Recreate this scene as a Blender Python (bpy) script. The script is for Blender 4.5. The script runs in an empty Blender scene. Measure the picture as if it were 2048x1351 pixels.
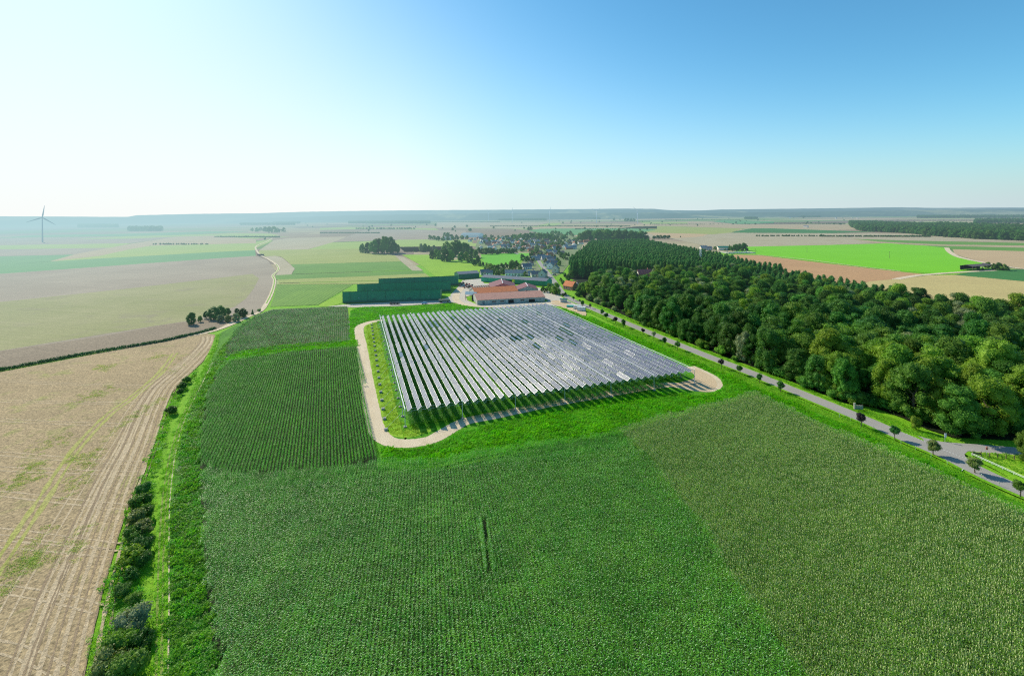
# tuned sky constants
SKY_STR = .14; SKY_TINT = (.53, 1.10, 1.22); SKY_AMT = .97; ROLLSIGN = -1
SKY_K = [(0, .6), (.17, .50), (.5, .35), (.73, .23), (.88, .165), (1, .085)]
SKY_HC = [(0, (.55,.66,.70)), (.17, (.62,.74,.77)), (.73, (.76,.88,.89)), (.86, (.96,.97,.965)), (1, (.95,.95,.95))]
PV_ROUGH = .27
import bpy, bmesh, math, random
import numpy as np
from mathutils import Vector, Matrix
from mathutils.geometry import tessellate_polygon

random.seed(7); rng = np.random.default_rng(7)
D = bpy.data; S = bpy.context.scene; COL = S.collection
R = math.radians
# ------------------------------------------------------------------ survey of the site
CAMH, FPX, CX, CY = 70.0, 950.0, 1024.0, 429.0
ROLL = math.atan(20/2048)
cr, sr = math.cos(ROLL), math.sin(ROLL)
def G(px, py, z=0.0):
    """survey reading (photo measure) -> ground position in metres"""
    u = (px-CX)/FPX; v = -(py-CY)/FPX
    U = u*cr + v*sr; V = -u*sr + v*cr
    V = min(V, -0.0021)
    t = (z-CAMH)/V
    return Vector((U*t, t, z))
def depth_h(px, py_base, py_top):
    b = G(px, py_base); return abs(py_base-py_top)*b.y/FPX
SUN_AZ, SUN_EL = R(-47.5), R(34)

# ------------------------------------------------------------------ custom properties
def tag(o, label=None, cat=None, group=None, kind=None):
    if label: o['label'] = label
    if cat: o['category'] = cat
    if group: o['group'] = group
    if kind: o['kind'] = kind
    return o
def link(o, parent=None):
    COL.objects.link(o)
    if parent: o.parent = parent
    return o
def empty(name, loc, rz=0, **k):
    o = D.objects.new(name, None); o.empty_display_size = .5
    o.location = loc; o.rotation_euler = (0, 0, rz); link(o)
    return tag(o, **k)
def mobj(name, me, parent=None, loc=None, rz=None, sc=None, **k):
    o = D.objects.new(name, me); link(o, parent)
    if loc is not None: o.location = loc
    if rz is not None: o.rotation_euler = (0, 0, rz)
    if sc is not None: o.scale = sc if hasattr(sc, '__len__') else (sc, sc, sc)
    return tag(o, **k)
def copy_tree(o, parent=None):
    c = o.copy(); COL.objects.link(c); c.parent = parent
    for ch in o.children: copy_tree(ch, c)
    return c

# ------------------------------------------------------------------ mesh builder
class MB:
    def __init__(s): s.v = []; s.f = []; s.m = []
    def add(s, vs, fs, mi=0):
        n = len(s.v); s.v += [tuple(v) for v in vs]
        s.f += [tuple(i+n for i in f) for f in fs]; s.m += [mi]*len(fs); return s
    def box(s, c, d, mi=0, rz=0, rx=0, ry=0):
        M = Matrix.Rotation(rz, 3, 'Z') @ Matrix.Rotation(ry, 3, 'Y') @ Matrix.Rotation(rx, 3, 'X')
        vs = [M @ Vector((x*d[0]/2, y*d[1]/2, z*d[2]/2)) + Vector(c) for x in (-1, 1) for y in (-1, 1) for z in (-1, 1)]
        return s.add(vs, [(0,1,3,2),(4,6,7,5),(0,4,5,1),(2,3,7,6),(0,2,6,4),(1,5,7,3)], mi)
    def tube(s, p, q, r0, r1=None, n=8, mi=0):
        p = Vector(p); q = Vector(q); r1 = r0 if r1 is None else r1
        a = (q-p).normalized(); b = a.orthogonal().normalized(); c = a.cross(b)
        vs = []
        for k in range(n):
            t = 2*math.pi*k/n; d = b*math.cos(t)+c*math.sin(t)
            vs += [p+d*r0, q+d*r1]
        fs = [(2*k, 2*((k+1) % n), 2*((k+1) % n)+1, 2*k+1) for k in range(n)]
        fs += [tuple(2*k for k in range(n))[::-1], tuple(2*k+1 for k in range(n))]
        return s.add(vs, fs, mi)
    def gable(s, L, W, h0, h1, mi=0, x0=0, y0=0):   # prism along x : end faces and walls
        a = [(x0-L/2,y0-W/2,0),(x0+L/2,y0-W/2,0),(x0+L/2,y0+W/2,0),(x0-L/2,y0+W/2,0)]
        b = [(x,y,h0) for x,y,_ in a]; r = [(x0-L/2,y0,h1),(x0+L/2,y0,h1)]
        return s.add(a+b+r, [(0,1,5,4),(2,3,7,6),(1,2,6,9,5),(3,0,4,8,7)], mi)
    def roof(s, L, W, h0, h1, t=.25, o=.4, mi=0, x0=0, y0=0):
        k = (h1-h0)/(W/2); e = h0-k*o
        X0, X1 = x0-L/2-o, x0+L/2+o; Y0, Y1 = y0-W/2-o, y0+W/2+o
        vs = []
        for X in (X0, X1):
            vs += [(X,Y0,e+.03),(X,y0,h1+.03),(X,Y1,e+.03),(X,Y0,e+t),(X,y0,h1+t),(X,Y1,e+t)]
        return s.add(vs, [(3,9,10,4),(4,10,11,5),(0,1,7,6),(1,2,8,7),(0,6,9,3),(2,5,11,8),(0,3,4,1),(1,4,5,2),(6,7,10,9),(7,8,11,10)], mi)
    def mesh(s, name, mats, smooth=False):
        me = D.meshes.new(name); me.from_pydata(s.v, [], s.f)
        for m in (mats if isinstance(mats, (list, tuple)) else [mats]): me.materials.append(m)
        me.polygons.foreach_set('material_index', s.m)
        if smooth: me.polygons.foreach_set('use_smooth', [True]*len(s.f))
        me.update(); return me
    def build(s, name, mats, parent=None, smooth=False, **k):
        return mobj(name, s.mesh(name, mats, smooth), parent, **k)

# ------------------------------------------------------------------ node helpers
class NT:
    def __init__(s, nt): s.t = nt; s.n = nt.nodes; s.l = nt.links
    def new(s, typ, **k):
        n = s.n.new(typ)
        for a, v in k.items():
            if hasattr(n, a): setattr(n, a, v)
        return n
    def put(s, sock, v):
        if v is None: return
        if isinstance(v, bpy.types.NodeSocket): s.l.new(v, sock)
        elif hasattr(v, '__len__') and len(v) == 3 and sock.type == 'RGBA': sock.default_value = (*v, 1)
        else: sock.default_value = v
    def math(s, op, a, b=None, c=None, clamp=False):
        n = s.new('ShaderNodeMath', operation=op, use_clamp=clamp)
        s.put(n.inputs[0], a); s.put(n.inputs[1], b); s.put(n.inputs[2], c); return n.outputs[0]
    def vmath(s, op, a, b=None):
        n = s.new('ShaderNodeVectorMath', operation=op); s.put(n.inputs[0], a); s.put(n.inputs[1], b)
        return n.outputs['Value'] if op in ('LENGTH', 'DOT_PRODUCT', 'DISTANCE') else n.outputs[0]
    def mix(s, f, a, b, mode='MIX'):
        n = s.new('ShaderNodeMix', data_type='RGBA', blend_type=mode); n.clamp_factor = True
        s.put(n.inputs[0], f); s.put(n.inputs[6], a); s.put(n.inputs[7], b); return n.outputs[2]
    def noise(s, vec, scale, detail=3, rough=.55, dist=0):
        n = s.new('ShaderNodeTexNoise'); s.put(n.inputs['Vector'], vec)
        n.inputs['Scale'].default_value = scale; n.inputs['Detail'].default_value = detail
        n.inputs['Roughness'].default_value = rough; n.inputs['Distortion'].default_value = dist
        return n.outputs['Fac']
    def ramp(s, f, stops):
        n = s.new('ShaderNodeValToRGB'); s.put(n.inputs[0], f); e = n.color_ramp.elements
        while len(e) < len(stops): e.new(.5)
        for i, (p, c) in enumerate(stops):
            e[i].position = p; e[i].color = (*c, 1) if hasattr(c, '__len__') else (c, c, c, 1)
        return n.outputs[0]
    def rng(s, f, a, b, c=0, d=1):
        n = s.new('ShaderNodeMapRange'); s.put(n.inputs[0], f)
        for i, v in enumerate((a, b, c, d)): s.put(n.inputs[i+1], v)
        return n.outputs[0]
    def pos(s): return s.new('ShaderNodeNewGeometry').outputs['Position']
    def mapping(s, vec, rz=0, sc=(1,1,1)):
        # rotate so that local y runs along a row heading
        n = s.new('ShaderNodeMapping', vector_type='POINT'); s.put(n.inputs['Vector'], vec)
        n.inputs['Rotation'].default_value = (0,0,rz)
        if sc != (1,1,1):
            k = s.new('ShaderNodeMapping', vector_type='POINT'); s.put(k.inputs['Vector'], n.outputs[0])
            k.inputs['Scale'].default_value = sc; n = k
        return n.outputs[0]

# haze glow painted into materials by distance, thicker toward the sun's side
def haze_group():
    g = D.node_groups.new('painted_haze', 'ShaderNodeTree')
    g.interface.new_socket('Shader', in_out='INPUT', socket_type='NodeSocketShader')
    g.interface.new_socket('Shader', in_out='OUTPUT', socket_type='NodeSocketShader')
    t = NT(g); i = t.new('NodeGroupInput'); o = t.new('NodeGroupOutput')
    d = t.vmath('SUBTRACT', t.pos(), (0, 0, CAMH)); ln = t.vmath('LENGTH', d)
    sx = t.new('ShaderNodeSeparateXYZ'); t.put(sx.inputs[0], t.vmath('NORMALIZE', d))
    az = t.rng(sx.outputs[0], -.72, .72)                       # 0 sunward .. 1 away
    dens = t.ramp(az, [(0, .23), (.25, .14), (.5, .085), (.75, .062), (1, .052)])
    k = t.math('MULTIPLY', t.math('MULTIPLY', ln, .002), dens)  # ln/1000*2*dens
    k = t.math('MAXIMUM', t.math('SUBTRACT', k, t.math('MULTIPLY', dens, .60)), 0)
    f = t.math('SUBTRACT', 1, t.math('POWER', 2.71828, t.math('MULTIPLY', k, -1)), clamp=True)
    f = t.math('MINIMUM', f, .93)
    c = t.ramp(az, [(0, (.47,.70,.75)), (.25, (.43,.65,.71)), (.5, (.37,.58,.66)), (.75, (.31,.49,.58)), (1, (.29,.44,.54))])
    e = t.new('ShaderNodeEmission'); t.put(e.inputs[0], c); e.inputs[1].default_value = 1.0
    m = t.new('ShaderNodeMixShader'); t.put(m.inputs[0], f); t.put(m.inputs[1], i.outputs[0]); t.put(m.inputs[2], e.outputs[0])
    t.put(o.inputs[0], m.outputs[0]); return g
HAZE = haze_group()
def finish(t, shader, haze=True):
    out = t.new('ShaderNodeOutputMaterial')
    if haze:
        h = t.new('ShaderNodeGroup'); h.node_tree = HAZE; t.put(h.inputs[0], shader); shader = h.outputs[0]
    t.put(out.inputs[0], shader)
def mat_new(name):
    m = D.materials.new(name); m.use_nodes = True; m.node_tree.nodes.clear(); return m, NT(m.node_tree)
def bsdf(t, col, rough=.7, spec=.3, metal=0, bump=None, bstr=.5, bdist=.2):
    b = t.new('ShaderNodeBsdfPrincipled'); t.put(b.inputs['Base Color'], col); t.put(b.inputs['Roughness'], rough)
    b.inputs['Specular IOR Level'].default_value = spec; b.inputs['Metallic'].default_value = metal
    if bump is not None:
        n = t.new('ShaderNodeBump'); n.inputs['Strength'].default_value = bstr; n.inputs['Distance'].default_value = bdist
        t.put(n.inputs['Height'], bump); t.put(b.inputs['Normal'], n.outputs[0])
    return b.outputs[0]
def plain(name, col, rough=.6, spec=.3, metal=0, var=.25, scale=.8, haze=True):
    m, t = mat_new(name); tc = t.new('ShaderNodeTexCoord').outputs['Object']
    n = t.noise(tc, scale, 5, .65)
    c = t.mix(1, col, t.ramp(n, [(.3, 1-var), (.7, 1+var*.4)]), 'MULTIPLY')
    finish(t, bsdf(t, c, rough, spec, metal), haze); return m
def soil(name, c1, c2, c3=None, head=0, row=0, rowamt=.25, patch=60, fine=1.2, bump=.4, streak=18, speck=.35):
    """field surface: broad patches, streaks along the working direction, fine clods or leaves"""
    m, t = mat_new(name); p = t.pos(); q = t.mapping(p, head)
    big = t.noise(p, 1/patch, 4, .6, .6)
    st = t.noise(t.mapping(p, head, (1, .03, 1)), 1/streak*4, 4, .6)
    c = t.mix(t.ramp(t.math('ADD', t.math('MULTIPLY', big, .55), t.math('MULTIPLY', st, .45)), [(.38, 0.), (.62, 1.)]), c1, c2)
    if c3: c = t.mix(t.ramp(t.noise(p, 1/(patch*.6), 5, .65, 1.2), [(.55, 0.), (.72, .8)]), c, c3)
    fn = t.noise(p, fine, 4, .7)
    c = t.mix(1, c, t.ramp(fn, [(.3, 1-speck), (.7, 1+speck*.8)]), 'MULTIPLY')
    if row:
        w = t.new('ShaderNodeTexWave', wave_type='BANDS', bands_direction='X'); t.put(w.inputs[0], q)
        w.inputs['Scale'].default_value = 1/row*.314; w.inputs['Distortion'].default_value = .4
        w.inputs['Detail'].default_value = 1
        c = t.mix(t.math('MULTIPLY', w.outputs['Fac'], rowamt), c, t.mix(1, c, (.35,.35,.35), 'MULTIPLY'))
    finish(t, bsdf(t, c, .9, .12, bump=fn, bstr=bump, bdist=.25)); return m
def leafmat(name, c1, c2, rough=.5, spec=.35, trans=.35, hv=.04, vv=.45, haze=True, glints=None):
    m, t = mat_new(name)
    oi = t.new('ShaderNodeObjectInfo').outputs['Random']
    g = t.new('ShaderNodeNewGeometry'); ri = g.outputs['Random Per Island']
    big = t.noise(g.outputs['Position'], .09, 3, .6)
    c = t.mix(t.ramp(t.math('ADD', t.math('MULTIPLY', ri, .45), t.math('MULTIPLY', big, .75)), [(.3, 0.), (.9, 1.)]), c1, c2)
    h = t.new('ShaderNodeHueSaturation'); t.put(h.inputs['Color'], c)
    t.put(h.inputs['Hue'], t.rng(oi, 0, 1, .5-hv, .5+hv)); t.put(h.inputs['Value'], t.rng(t.math('FRACT', t.math('MULTIPLY', oi, 7.31)), 0, 1, 1-vv, 1+vv))
    c = h.outputs[0]
    if glints: c = t.mix(t.math('GREATER_THAN', ri, .93), c, glints)  # random leaves painted pale to stand for bright glints
    b = bsdf(t, c, rough, spec)
    tr = t.new('ShaderNodeBsdfTranslucent'); t.put(tr.inputs[0], t.mix(1, c, (1.5, 1.6, .55), 'MULTIPLY'))
    mx = t.new('ShaderNodeMixShader'); mx.inputs[0].default_value = trans
    t.put(mx.inputs[1], b); t.put(mx.inputs[2], tr.outputs[0])
    finish(t, mx.outputs[0], haze); return m

# ------------------------------------------------------------------ sky, sun, camera
W = D.worlds.new("World"); S.world = W; W.use_nodes = True
wt = NT(W.node_tree); W.node_tree.nodes.clear()
sky = wt.new('ShaderNodeTexSky', sky_type='NISHITA'); sky.sun_disc = False
sky.sun_elevation = SUN_EL; sky.sun_rotation = SUN_AZ; sky.altitude = 100
sky.air_density = 1.0; sky.dust_density = .4; sky.ozone_density = 1.6
geo = wt.new('ShaderNodeTexCoord').outputs['Generated']
sv = (math.sin(SUN_AZ)*math.cos(SUN_EL), math.cos(SUN_AZ)*math.cos(SUN_EL), math.sin(SUN_EL))
zz = wt.new('ShaderNodeSeparateXYZ'); wt.put(zz.inputs[0], geo)
flat = wt.vmath('NORMALIZE', wt.vmath('MULTIPLY', geo, (1, 1, 0)))
sh = wt.vmath('DOT_PRODUCT', flat, (math.sin(SUN_AZ), math.cos(SUN_AZ), 0))   # 1 toward the sun's azimuth
zp = wt.math('MAXIMUM', zz.outputs[2], 0)
kk = wt.ramp(wt.rng(sh, -.2, 1), SKY_K)
hf = wt.math('POWER', 2.71828, wt.math('MULTIPLY', wt.math('POWER', wt.math('MULTIPLY', zp, wt.math('MULTIPLY', kk, 20)), 1.5), -1))
hcol = wt.ramp(wt.rng(sh, -.2, 1), SKY_HC)
base = wt.vmath('MULTIPLY', sky.outputs[0], SKY_TINT)
bg1 = wt.new('ShaderNodeBackground'); wt.put(bg1.inputs[0], base); bg1.inputs[1].default_value = SKY_STR
bg3 = wt.new('ShaderNodeBackground'); wt.put(bg3.inputs[0], hcol); bg3.inputs[1].default_value = 1
mxw = wt.new('ShaderNodeMixShader'); wt.put(mxw.inputs[0], wt.math('MULTIPLY', hf, SKY_AMT))
wt.put(mxw.inputs[1], bg1.outputs[0]); wt.put(mxw.inputs[2], bg3.outputs[0])
wo = wt.new('ShaderNodeOutputWorld'); wt.put(wo.inputs[0], mxw.outputs[0])

sl = D.lights.new('sun', 'SUN'); sl.energy = 5.4; sl.angle = R(.53); sl.color = (1, .92, .76)
so = D.objects.new('sun', sl); COL.objects.link(so)
so.rotation_euler = Vector(sv).to_track_quat('Z', 'Y').to_euler()
cd = D.cameras.new('camera'); cam = D.objects.new('camera', cd); COL.objects.link(cam); S.camera = cam
cd.sensor_width = 36; cd.lens = 36*FPX/2048; cd.shift_y = -(675.5-CY)/2048; cd.clip_end = 60000; cd.clip_start = 1
cam.matrix_world = Matrix.Translation((0, 0, CAMH)) @ Matrix.Rotation(R(90), 4, 'X') @ Matrix.Rotation(ROLLSIGN*ROLL, 4, 'Z')
S.view_settings.view_transform = 'Standard'; S.view_settings.look = 'None'; S.view_settings.exposure = 0
S.cycles.use_denoising = False; S.cycles.filter_width = 1.2; S.cycles.max_bounces = 5; S.cycles.transparent_max_bounces = 4
S.cycles.diffuse_bounces = 3; S.cycles.glossy_bounces = 2; S.cycles.transmission_bounces = 3
S.cycles.sample_clamp_indirect = 4; S.cycles.caustics_reflective = False; S.cycles.caustics_refractive = False
# ================================================================== GROUND AND FIELDS
def catmull(pts, n=6, closed=False):
    P = [Vector((p[0], p[1], 0)) for p in pts]; out = []; m = len(P)
    rngk = range(m) if closed else range(m-1)
    for i in rngk:
        a, b, c, d = (P[(i-1) % m] if closed or i else P[0]), P[i], P[(i+1) % m], (P[(i+2) % m] if closed or i+2 < m else P[-1])
        for k in range(n):
            t = k/n
            out.append(.5*((2*b)+(c-a)*t+(2*a-5*b+4*c-d)*t*t+(3*b-a-3*c+d)*t**3))
    if not closed: out.append(P[-1])
    return out
def poly_mesh(name, pts, z, mat, smooth=False, hole=None):
    if smooth: pts = catmull(pts, 5, True)
    v = [Vector((p[0], p[1], z)) for p in pts]
    tris = tessellate_polygon([v])
    me = D.meshes.new(name); me.from_pydata(v, [], [tuple(t) for t in tris])
    if mat: me.materials.append(mat)
    me.update()
    bm = bmesh.new(); bm.from_mesh(me); bmesh.ops.recalc_face_normals(bm, faces=bm.faces)
    if sum(f.normal.z for f in bm.faces) < 0: bmesh.ops.reverse_faces(bm, faces=bm.faces)
    bm.to_mesh(me); bm.free(); return me
def W2(px): return [G(x, y) for x, y in px]
def field(name, px, mat, z, smooth=False):
    return mobj(name, poly_mesh(name, W2(px), z, mat, smooth), kind='structure')
def ribbon(name, pts, w, z, mat, kind='structure', n=8, parent=None, wv=0, build=True):
    c = catmull(pts, n); vs = []; fs = []
    for i, p in enumerate(c):
        t = (c[min(i+1, len(c)-1)]-c[max(i-1, 0)]).normalized(); s = Vector((-t.y, t.x, 0))
        ww = w*(1+wv*random.uniform(-1, 1))
        vs += [(*(p+s*ww/2).xy, z), (*(p-s*ww/2).xy, z)]
        if i: fs.append((2*i-2, 2*i-1, 2*i+1, 2*i))
    me = D.meshes.new(name); me.from_pydata(vs, [], fs); me.materials.append(mat); me.update()
    return mobj(name, me, parent, kind=kind) if build else me

# --- far country patchwork (one sheet to the horizon)
def patchwork():
    m, t = mat_new('patchwork_country'); p = t.pos()
    wob = t.noise(p, .0008, 2); 
    q = t.vmath('ADD', t.mapping(p, R(-12), (1/900, 1/420, 0)), t.vmath('MULTIPLY', t.new('ShaderNodeTexNoise').outputs['Color'], (0,0,0)))
    q = t.vmath('ADD', q, t.vmath('MULTIPLY', t.ramp(wob, [(0, (0,0,0)), (1, (1,.5,0))]), (.5,.5,0)))
    v = t.new('ShaderNodeTexVoronoi', voronoi_dimensions='2D', distance='CHEBYCHEV'); t.put(v.inputs['Vector'], q); v.inputs['Scale'].default_value = 1
    r = t.new('ShaderNodeSeparateColor'); t.put(r.inputs[0], v.outputs['Color'])
    n = t.new('ShaderNodeValToRGB'); n.color_ramp.interpolation = 'CONSTANT'; t.put(n.inputs[0], r.outputs[0]); e = n.color_ramp.elements
    cols = [(.40,.33,.20),(.34,.37,.16),(.46,.37,.23),(.20,.30,.09),(.33,.25,.17),(.40,.33,.20),(.16,.27,.08),(.38,.29,.20),(.27,.30,.13),(.25,.19,.14)]
    while len(e) < len(cols): e.new(.5)
    for i, c in enumerate(cols): e[i].position = i/len(cols); e[i].color = (*c, 1)
    st = t.noise(t.mapping(p, R(-80), (1, .02, 1)), .02, 4, .6)
    c = t.mix(1, n.outputs[0], t.ramp(st, [(.3, .78), (.7, 1.15)]), 'MULTIPLY')
    c = t.mix(1, c, t.ramp(t.noise(p, .02, 4, .7), [(.3, .85), (.7, 1.1)]), 'MULTIPLY')
    finish(t, bsdf(t, c, .95, .08)); return m
gs = 45000
mobj('ground', poly_mesh('ground', [(-gs,-400),(gs,-400),(gs,gs),(-gs,gs)], -.6, patchwork()), kind='structure')

# --- hills on the skyline
def skyline(name, prof, dist, mat, dz=1400):
    vs = []; fs = []; rows = 5
    k = 0
    xs = np.arange(prof[0][0], prof[-1][0]+1, 9.0)
    hs = np.interp(xs, [p[0] for p in prof], [p[1] for p in prof])
    for x, hpx in zip(xs, hs):
        u = (x-CX)/FPX; Y = dist
        h = 70 + hpx/FPX*Y; h *= 1+random.uniform(-.012, .012)
        for j, (f, g) in enumerate(((-1.3, -.02), (-.8, .35), (-.4, .72), (0, 1), (1.2, .1))):
            vs.append((u*(Y+f*dz)*1.0, Y+f*dz, h*g+random.uniform(-3, 3)*(j < 3)))
    nx = len(xs)
    for i in range(nx-1):
        for j in range(rows-1):
            a = i*rows+j; fs.append((a, a+rows, a+rows+1, a+1))
    me = D.meshes.new(name); me.from_pydata(vs, [], fs); me.materials.append(mat); me.update(); return mobj(name, me, kind='structure')
def hillmat():
    m, t = mat_new('wooded_hill'); p = t.pos()
    a = t.noise(t.mapping(p, 0, (1, .35, 2)), .0011, 4, .6, .6)
    c = t.ramp(a, [(.40, (.06,.11,.07)), (.56, (.08,.14,.09)), (.62, (.28,.30,.16)), (.72, (.14,.18,.10))])
    finish(t, bsdf(t, c, .9, .1)); return m
HM = hillmat()
skyline('hills', [(-500,7),(0,6.5),(120,5),(200,3.5),(255,3),(275,6),(400,7.5),(520,7.5),(600,9.5),(700,10.3),(840,10.5),(1000,9.8),(1100,9.8),(1260,9.6),(1310,8.5),(1340,5.5),(1400,4.5),(1440,6),(1600,6.2),(1800,7),(1860,5.2),(2048,4),(2600,4)], 9800, HM)
skyline('hills', [(-500,-1),(0,-2),(110,-3.5),(180,-8),(330,-6),(420,-2),(600,-1),(700,2),(1000,3),(1100,1.5),(1300,1.2),(1400,-1),(1600,0),(2048,1.5),(2600,1)], 6800, HM, 700)

# --- field materials
C = dict(
 stubble=soil('stubble', (.45,.33,.18), (.36,.265,.145), (.30,.32,.08), R(-82), 0, 0, 26, 1.6, .9, 5, .6),
 tilled=soil('tilled_soil', (.28,.215,.145), (.225,.17,.115), None, R(-72), 0, 0, 80, .9, .7, 12, .4),
 mauve=soil('bare_soil', (.28,.225,.165), (.36,.295,.215), None, R(-76), 0, 0, 90, .5, .4, 14, .16),
 regrow=soil('regrowing_stubble', (.25,.255,.095), (.33,.305,.145), (.25,.21,.14), R(-76), 0, 0, 70, .6, .5, 14, .18),
 teal=soil('beet_leaves', (.10,.27,.10), (.13,.30,.11), None, R(-76), 0, 0, 70, .3, .3, 20, .12),
 lime=soil('young_grass', (.27,.38,.08), (.33,.40,.11), None, R(-60), 0, 0, 90, .3, .3, 18, .1),
 tan=soil('cut_cereal', (.45,.35,.21), (.38,.29,.17), None, R(-60), 0, 0, 90, .4, .3, 16, .15),
 pink=soil('stony_stubble', (.43,.37,.25), (.37,.31,.19), None, R(40), 0, 0, 60, .4, .3, 10, .15),
 olive=soil('flowering_cover', (.29,.33,.08), (.34,.36,.11), (.22,.29,.08), R(-82), 0, 0, 70, .4, .4, 14, .18),
 green=soil('green_crop', (.11,.24,.04), (.15,.29,.05), None, R(-82), 0, 0, 60, .5, .5, 12, .25),
 rowed=soil('rowed_maize', (.20,.36,.05), (.14,.29,.04), None, R(-8), 3.2, .55, 40, .6, .5, 10, .25),
 meadow=soil('meadow_grass', (.22,.40,.02), (.27,.44,.03), (.17,.31,.03), R(-30), 0, 0, 50, .4, .5, 12, .22),
 pasture=soil('pasture_grass', (.12,.40,.02), (.15,.44,.03), None, R(-30), 0, 0, 60, .4, .4, 12, .15),
 vivid=soil('bright_mustard_leaf', (.165,.47,.008), (.19,.52,.012), None, R(-60), 0, 0, 90, .35, .3, 16, .10),
 orange=soil('raked_ochre_soil', (.50,.29,.14), (.44,.25,.12), None, R(-35), 0, 0, 50, .3, .3, 9, .18),
 wheat=soil('golden_stubble', (.52,.42,.17), (.46,.36,.15), None, R(-80), 0, 0, 60, .4, .4, 9, .18),
 sand=soil('pale_ochre_stubble', (.50,.36,.20), (.46,.32,.18), None, R(-80), 0, 0, 60, .4, .3, 9, .12),
 darkg=soil('dark_green_crop', (.045,.16,.04), (.06,.20,.045), None, R(-80), 0, 0, 60, .4, .5, 10, .25),
 verge=soil('mown_verge', (.15,.38,.012), (.22,.45,.02), (.12,.28,.015), R(-15), 0, 0, 9, 2.2, .8, 6, .45),
 lush=soil('weedy_ground', (.06,.20,.015), (.10,.28,.02), None, R(-15), 0, 0, 8, 1.6, 1, 6, .55),
 clover=soil('clover_floor', (.07,.25,.008), (.11,.34,.012), None, R(-15), 0, 0, 14, 1.4, 1, 6, .5),
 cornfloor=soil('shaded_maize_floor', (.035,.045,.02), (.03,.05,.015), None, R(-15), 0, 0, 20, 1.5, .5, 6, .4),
 potato=soil('potato_ridges', (.13,.20,.09), (.18,.20,.11), (.10,.22,.08), R(-20), 0, 0, 16, 1.0, 1, 6, .5),
 gravel=soil('pale_gravel', (.70,.57,.40), (.62,.49,.33), (.48,.41,.24), R(-18), 0, 0, 12, 2.5, .5, 5, .3),
 yard=soil('dusty_yard', (.52,.47,.40), (.56,.49,.39), None, R(-70), 0, 0, 22, 1.2, .3, 6, .18),
 dirt=soil('sandy_dirt', (.55,.40,.24), (.60,.46,.29), None, R(-18), 0, 0, 8, 2, .5, 5, .3),
 asphalt=soil('worn_asphalt', (.31,.29,.26), (.36,.335,.30), None, R(-16), 0, 0, 12, 3, .2, 4, .12),
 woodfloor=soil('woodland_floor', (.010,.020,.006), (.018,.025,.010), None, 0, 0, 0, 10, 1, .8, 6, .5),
)
# --- base of the near site : grass
Z = -.45
field('meadow_ground', [(-900,1700),(-900,640),(100,600),(440,600),(620,560),(900,520),(1130,500),(1500,505),(2400,560),(3000,1700)], C['verge'], -.40)
# far left bands
field('farm_field', [(-900,508),(-300,483),(0,476),(300,472),(353,473),(260,486.5),(0,490),(-300,495),(-900,525)], C['mauve'], -.44)
field('farm_field', [(-900,500),(-300,478),(0,475.5),(60,470),(260,467),(420,462),(500,463),(330,471.5),(60,474)], C['teal'], -.42)
field('farm_field', [(150,478),(250,472),(345,470),(470,466),(540,467),(560,470),(512,477),(420,474),(353,473),(262,477)], C['lime'], -.41)
field('farm_field', [(-900,525),(-300,495),(0,490),(262,486),(230,495),(0,498),(-300,505),(-900,545)], C['lime'], -.40)
field('farm_field', [(-900,545),(-300,505),(0,498),(232,495),(190,505),(150,509),(0,512),(-300,519),(-900,570)], C['mauve'], -.38)
field('farm_field', [(-900,570),(-300,519),(0,512),(150,508.5),(100,522),(0,529),(-300,540),(-900,600)], C['teal'], -.36)
field('farm_field', [(100,522),(150,508),(262,487),(353,473),(425,471),(512,478),(512,487),(300,491),(210,518)], C['tan'], -.34)
field('farm_field', [(104,522),(200,511),(260,498),(302,491),(420,488),(511,486),(510,500),(420,504),(210,518)], C['lime'], -.32)
field('farm_field', [(-900,600),(-300,540),(0,529),(105,522),(420,504),(510,500),(512,511),(420,517),(0,547),(-300,573),(-900,640)], C['teal'], -.30)
field('farm_field', [(-900,640),(-300,573),(0,547),(420,517),(512,511),(535,520),(551,540),(545,552),(549,580),(538,606),(518,624),(470,640),(440,655),(0,738),(-300,797),(-900,950)], C['mauve'], -.28)
field('farm_field', [(-900,730),(-300,640),(0,603),(250,577),(430,556),(505,547),(518,556),(508,575),(492,596),(470,612),(440,622),(380,640),(300,652),(0,700),(-300,752),(-900,860)], C['regrow'], -.26)
field('farm_field', [(-900,862),(-300,753),(0,701),(200,672),(330,648),(420,636),(520,624),(470,642),(440,656),(0,739),(-300,798),(-900,952)], C['tilled'], -.24)
# stubble field in the left foreground
STUB = [(-700,880),(-300,800),(0,743),(230,699),(400,664),(430,668),(425,690),(404,724),(372,752),(345,782),(326,825),(302,900),(272,970),(243,1050),(206,1180),(164,1351),(90,1600),(-900,1900)]
field('farm_field', STUB, C['stubble'], -.20)
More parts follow.
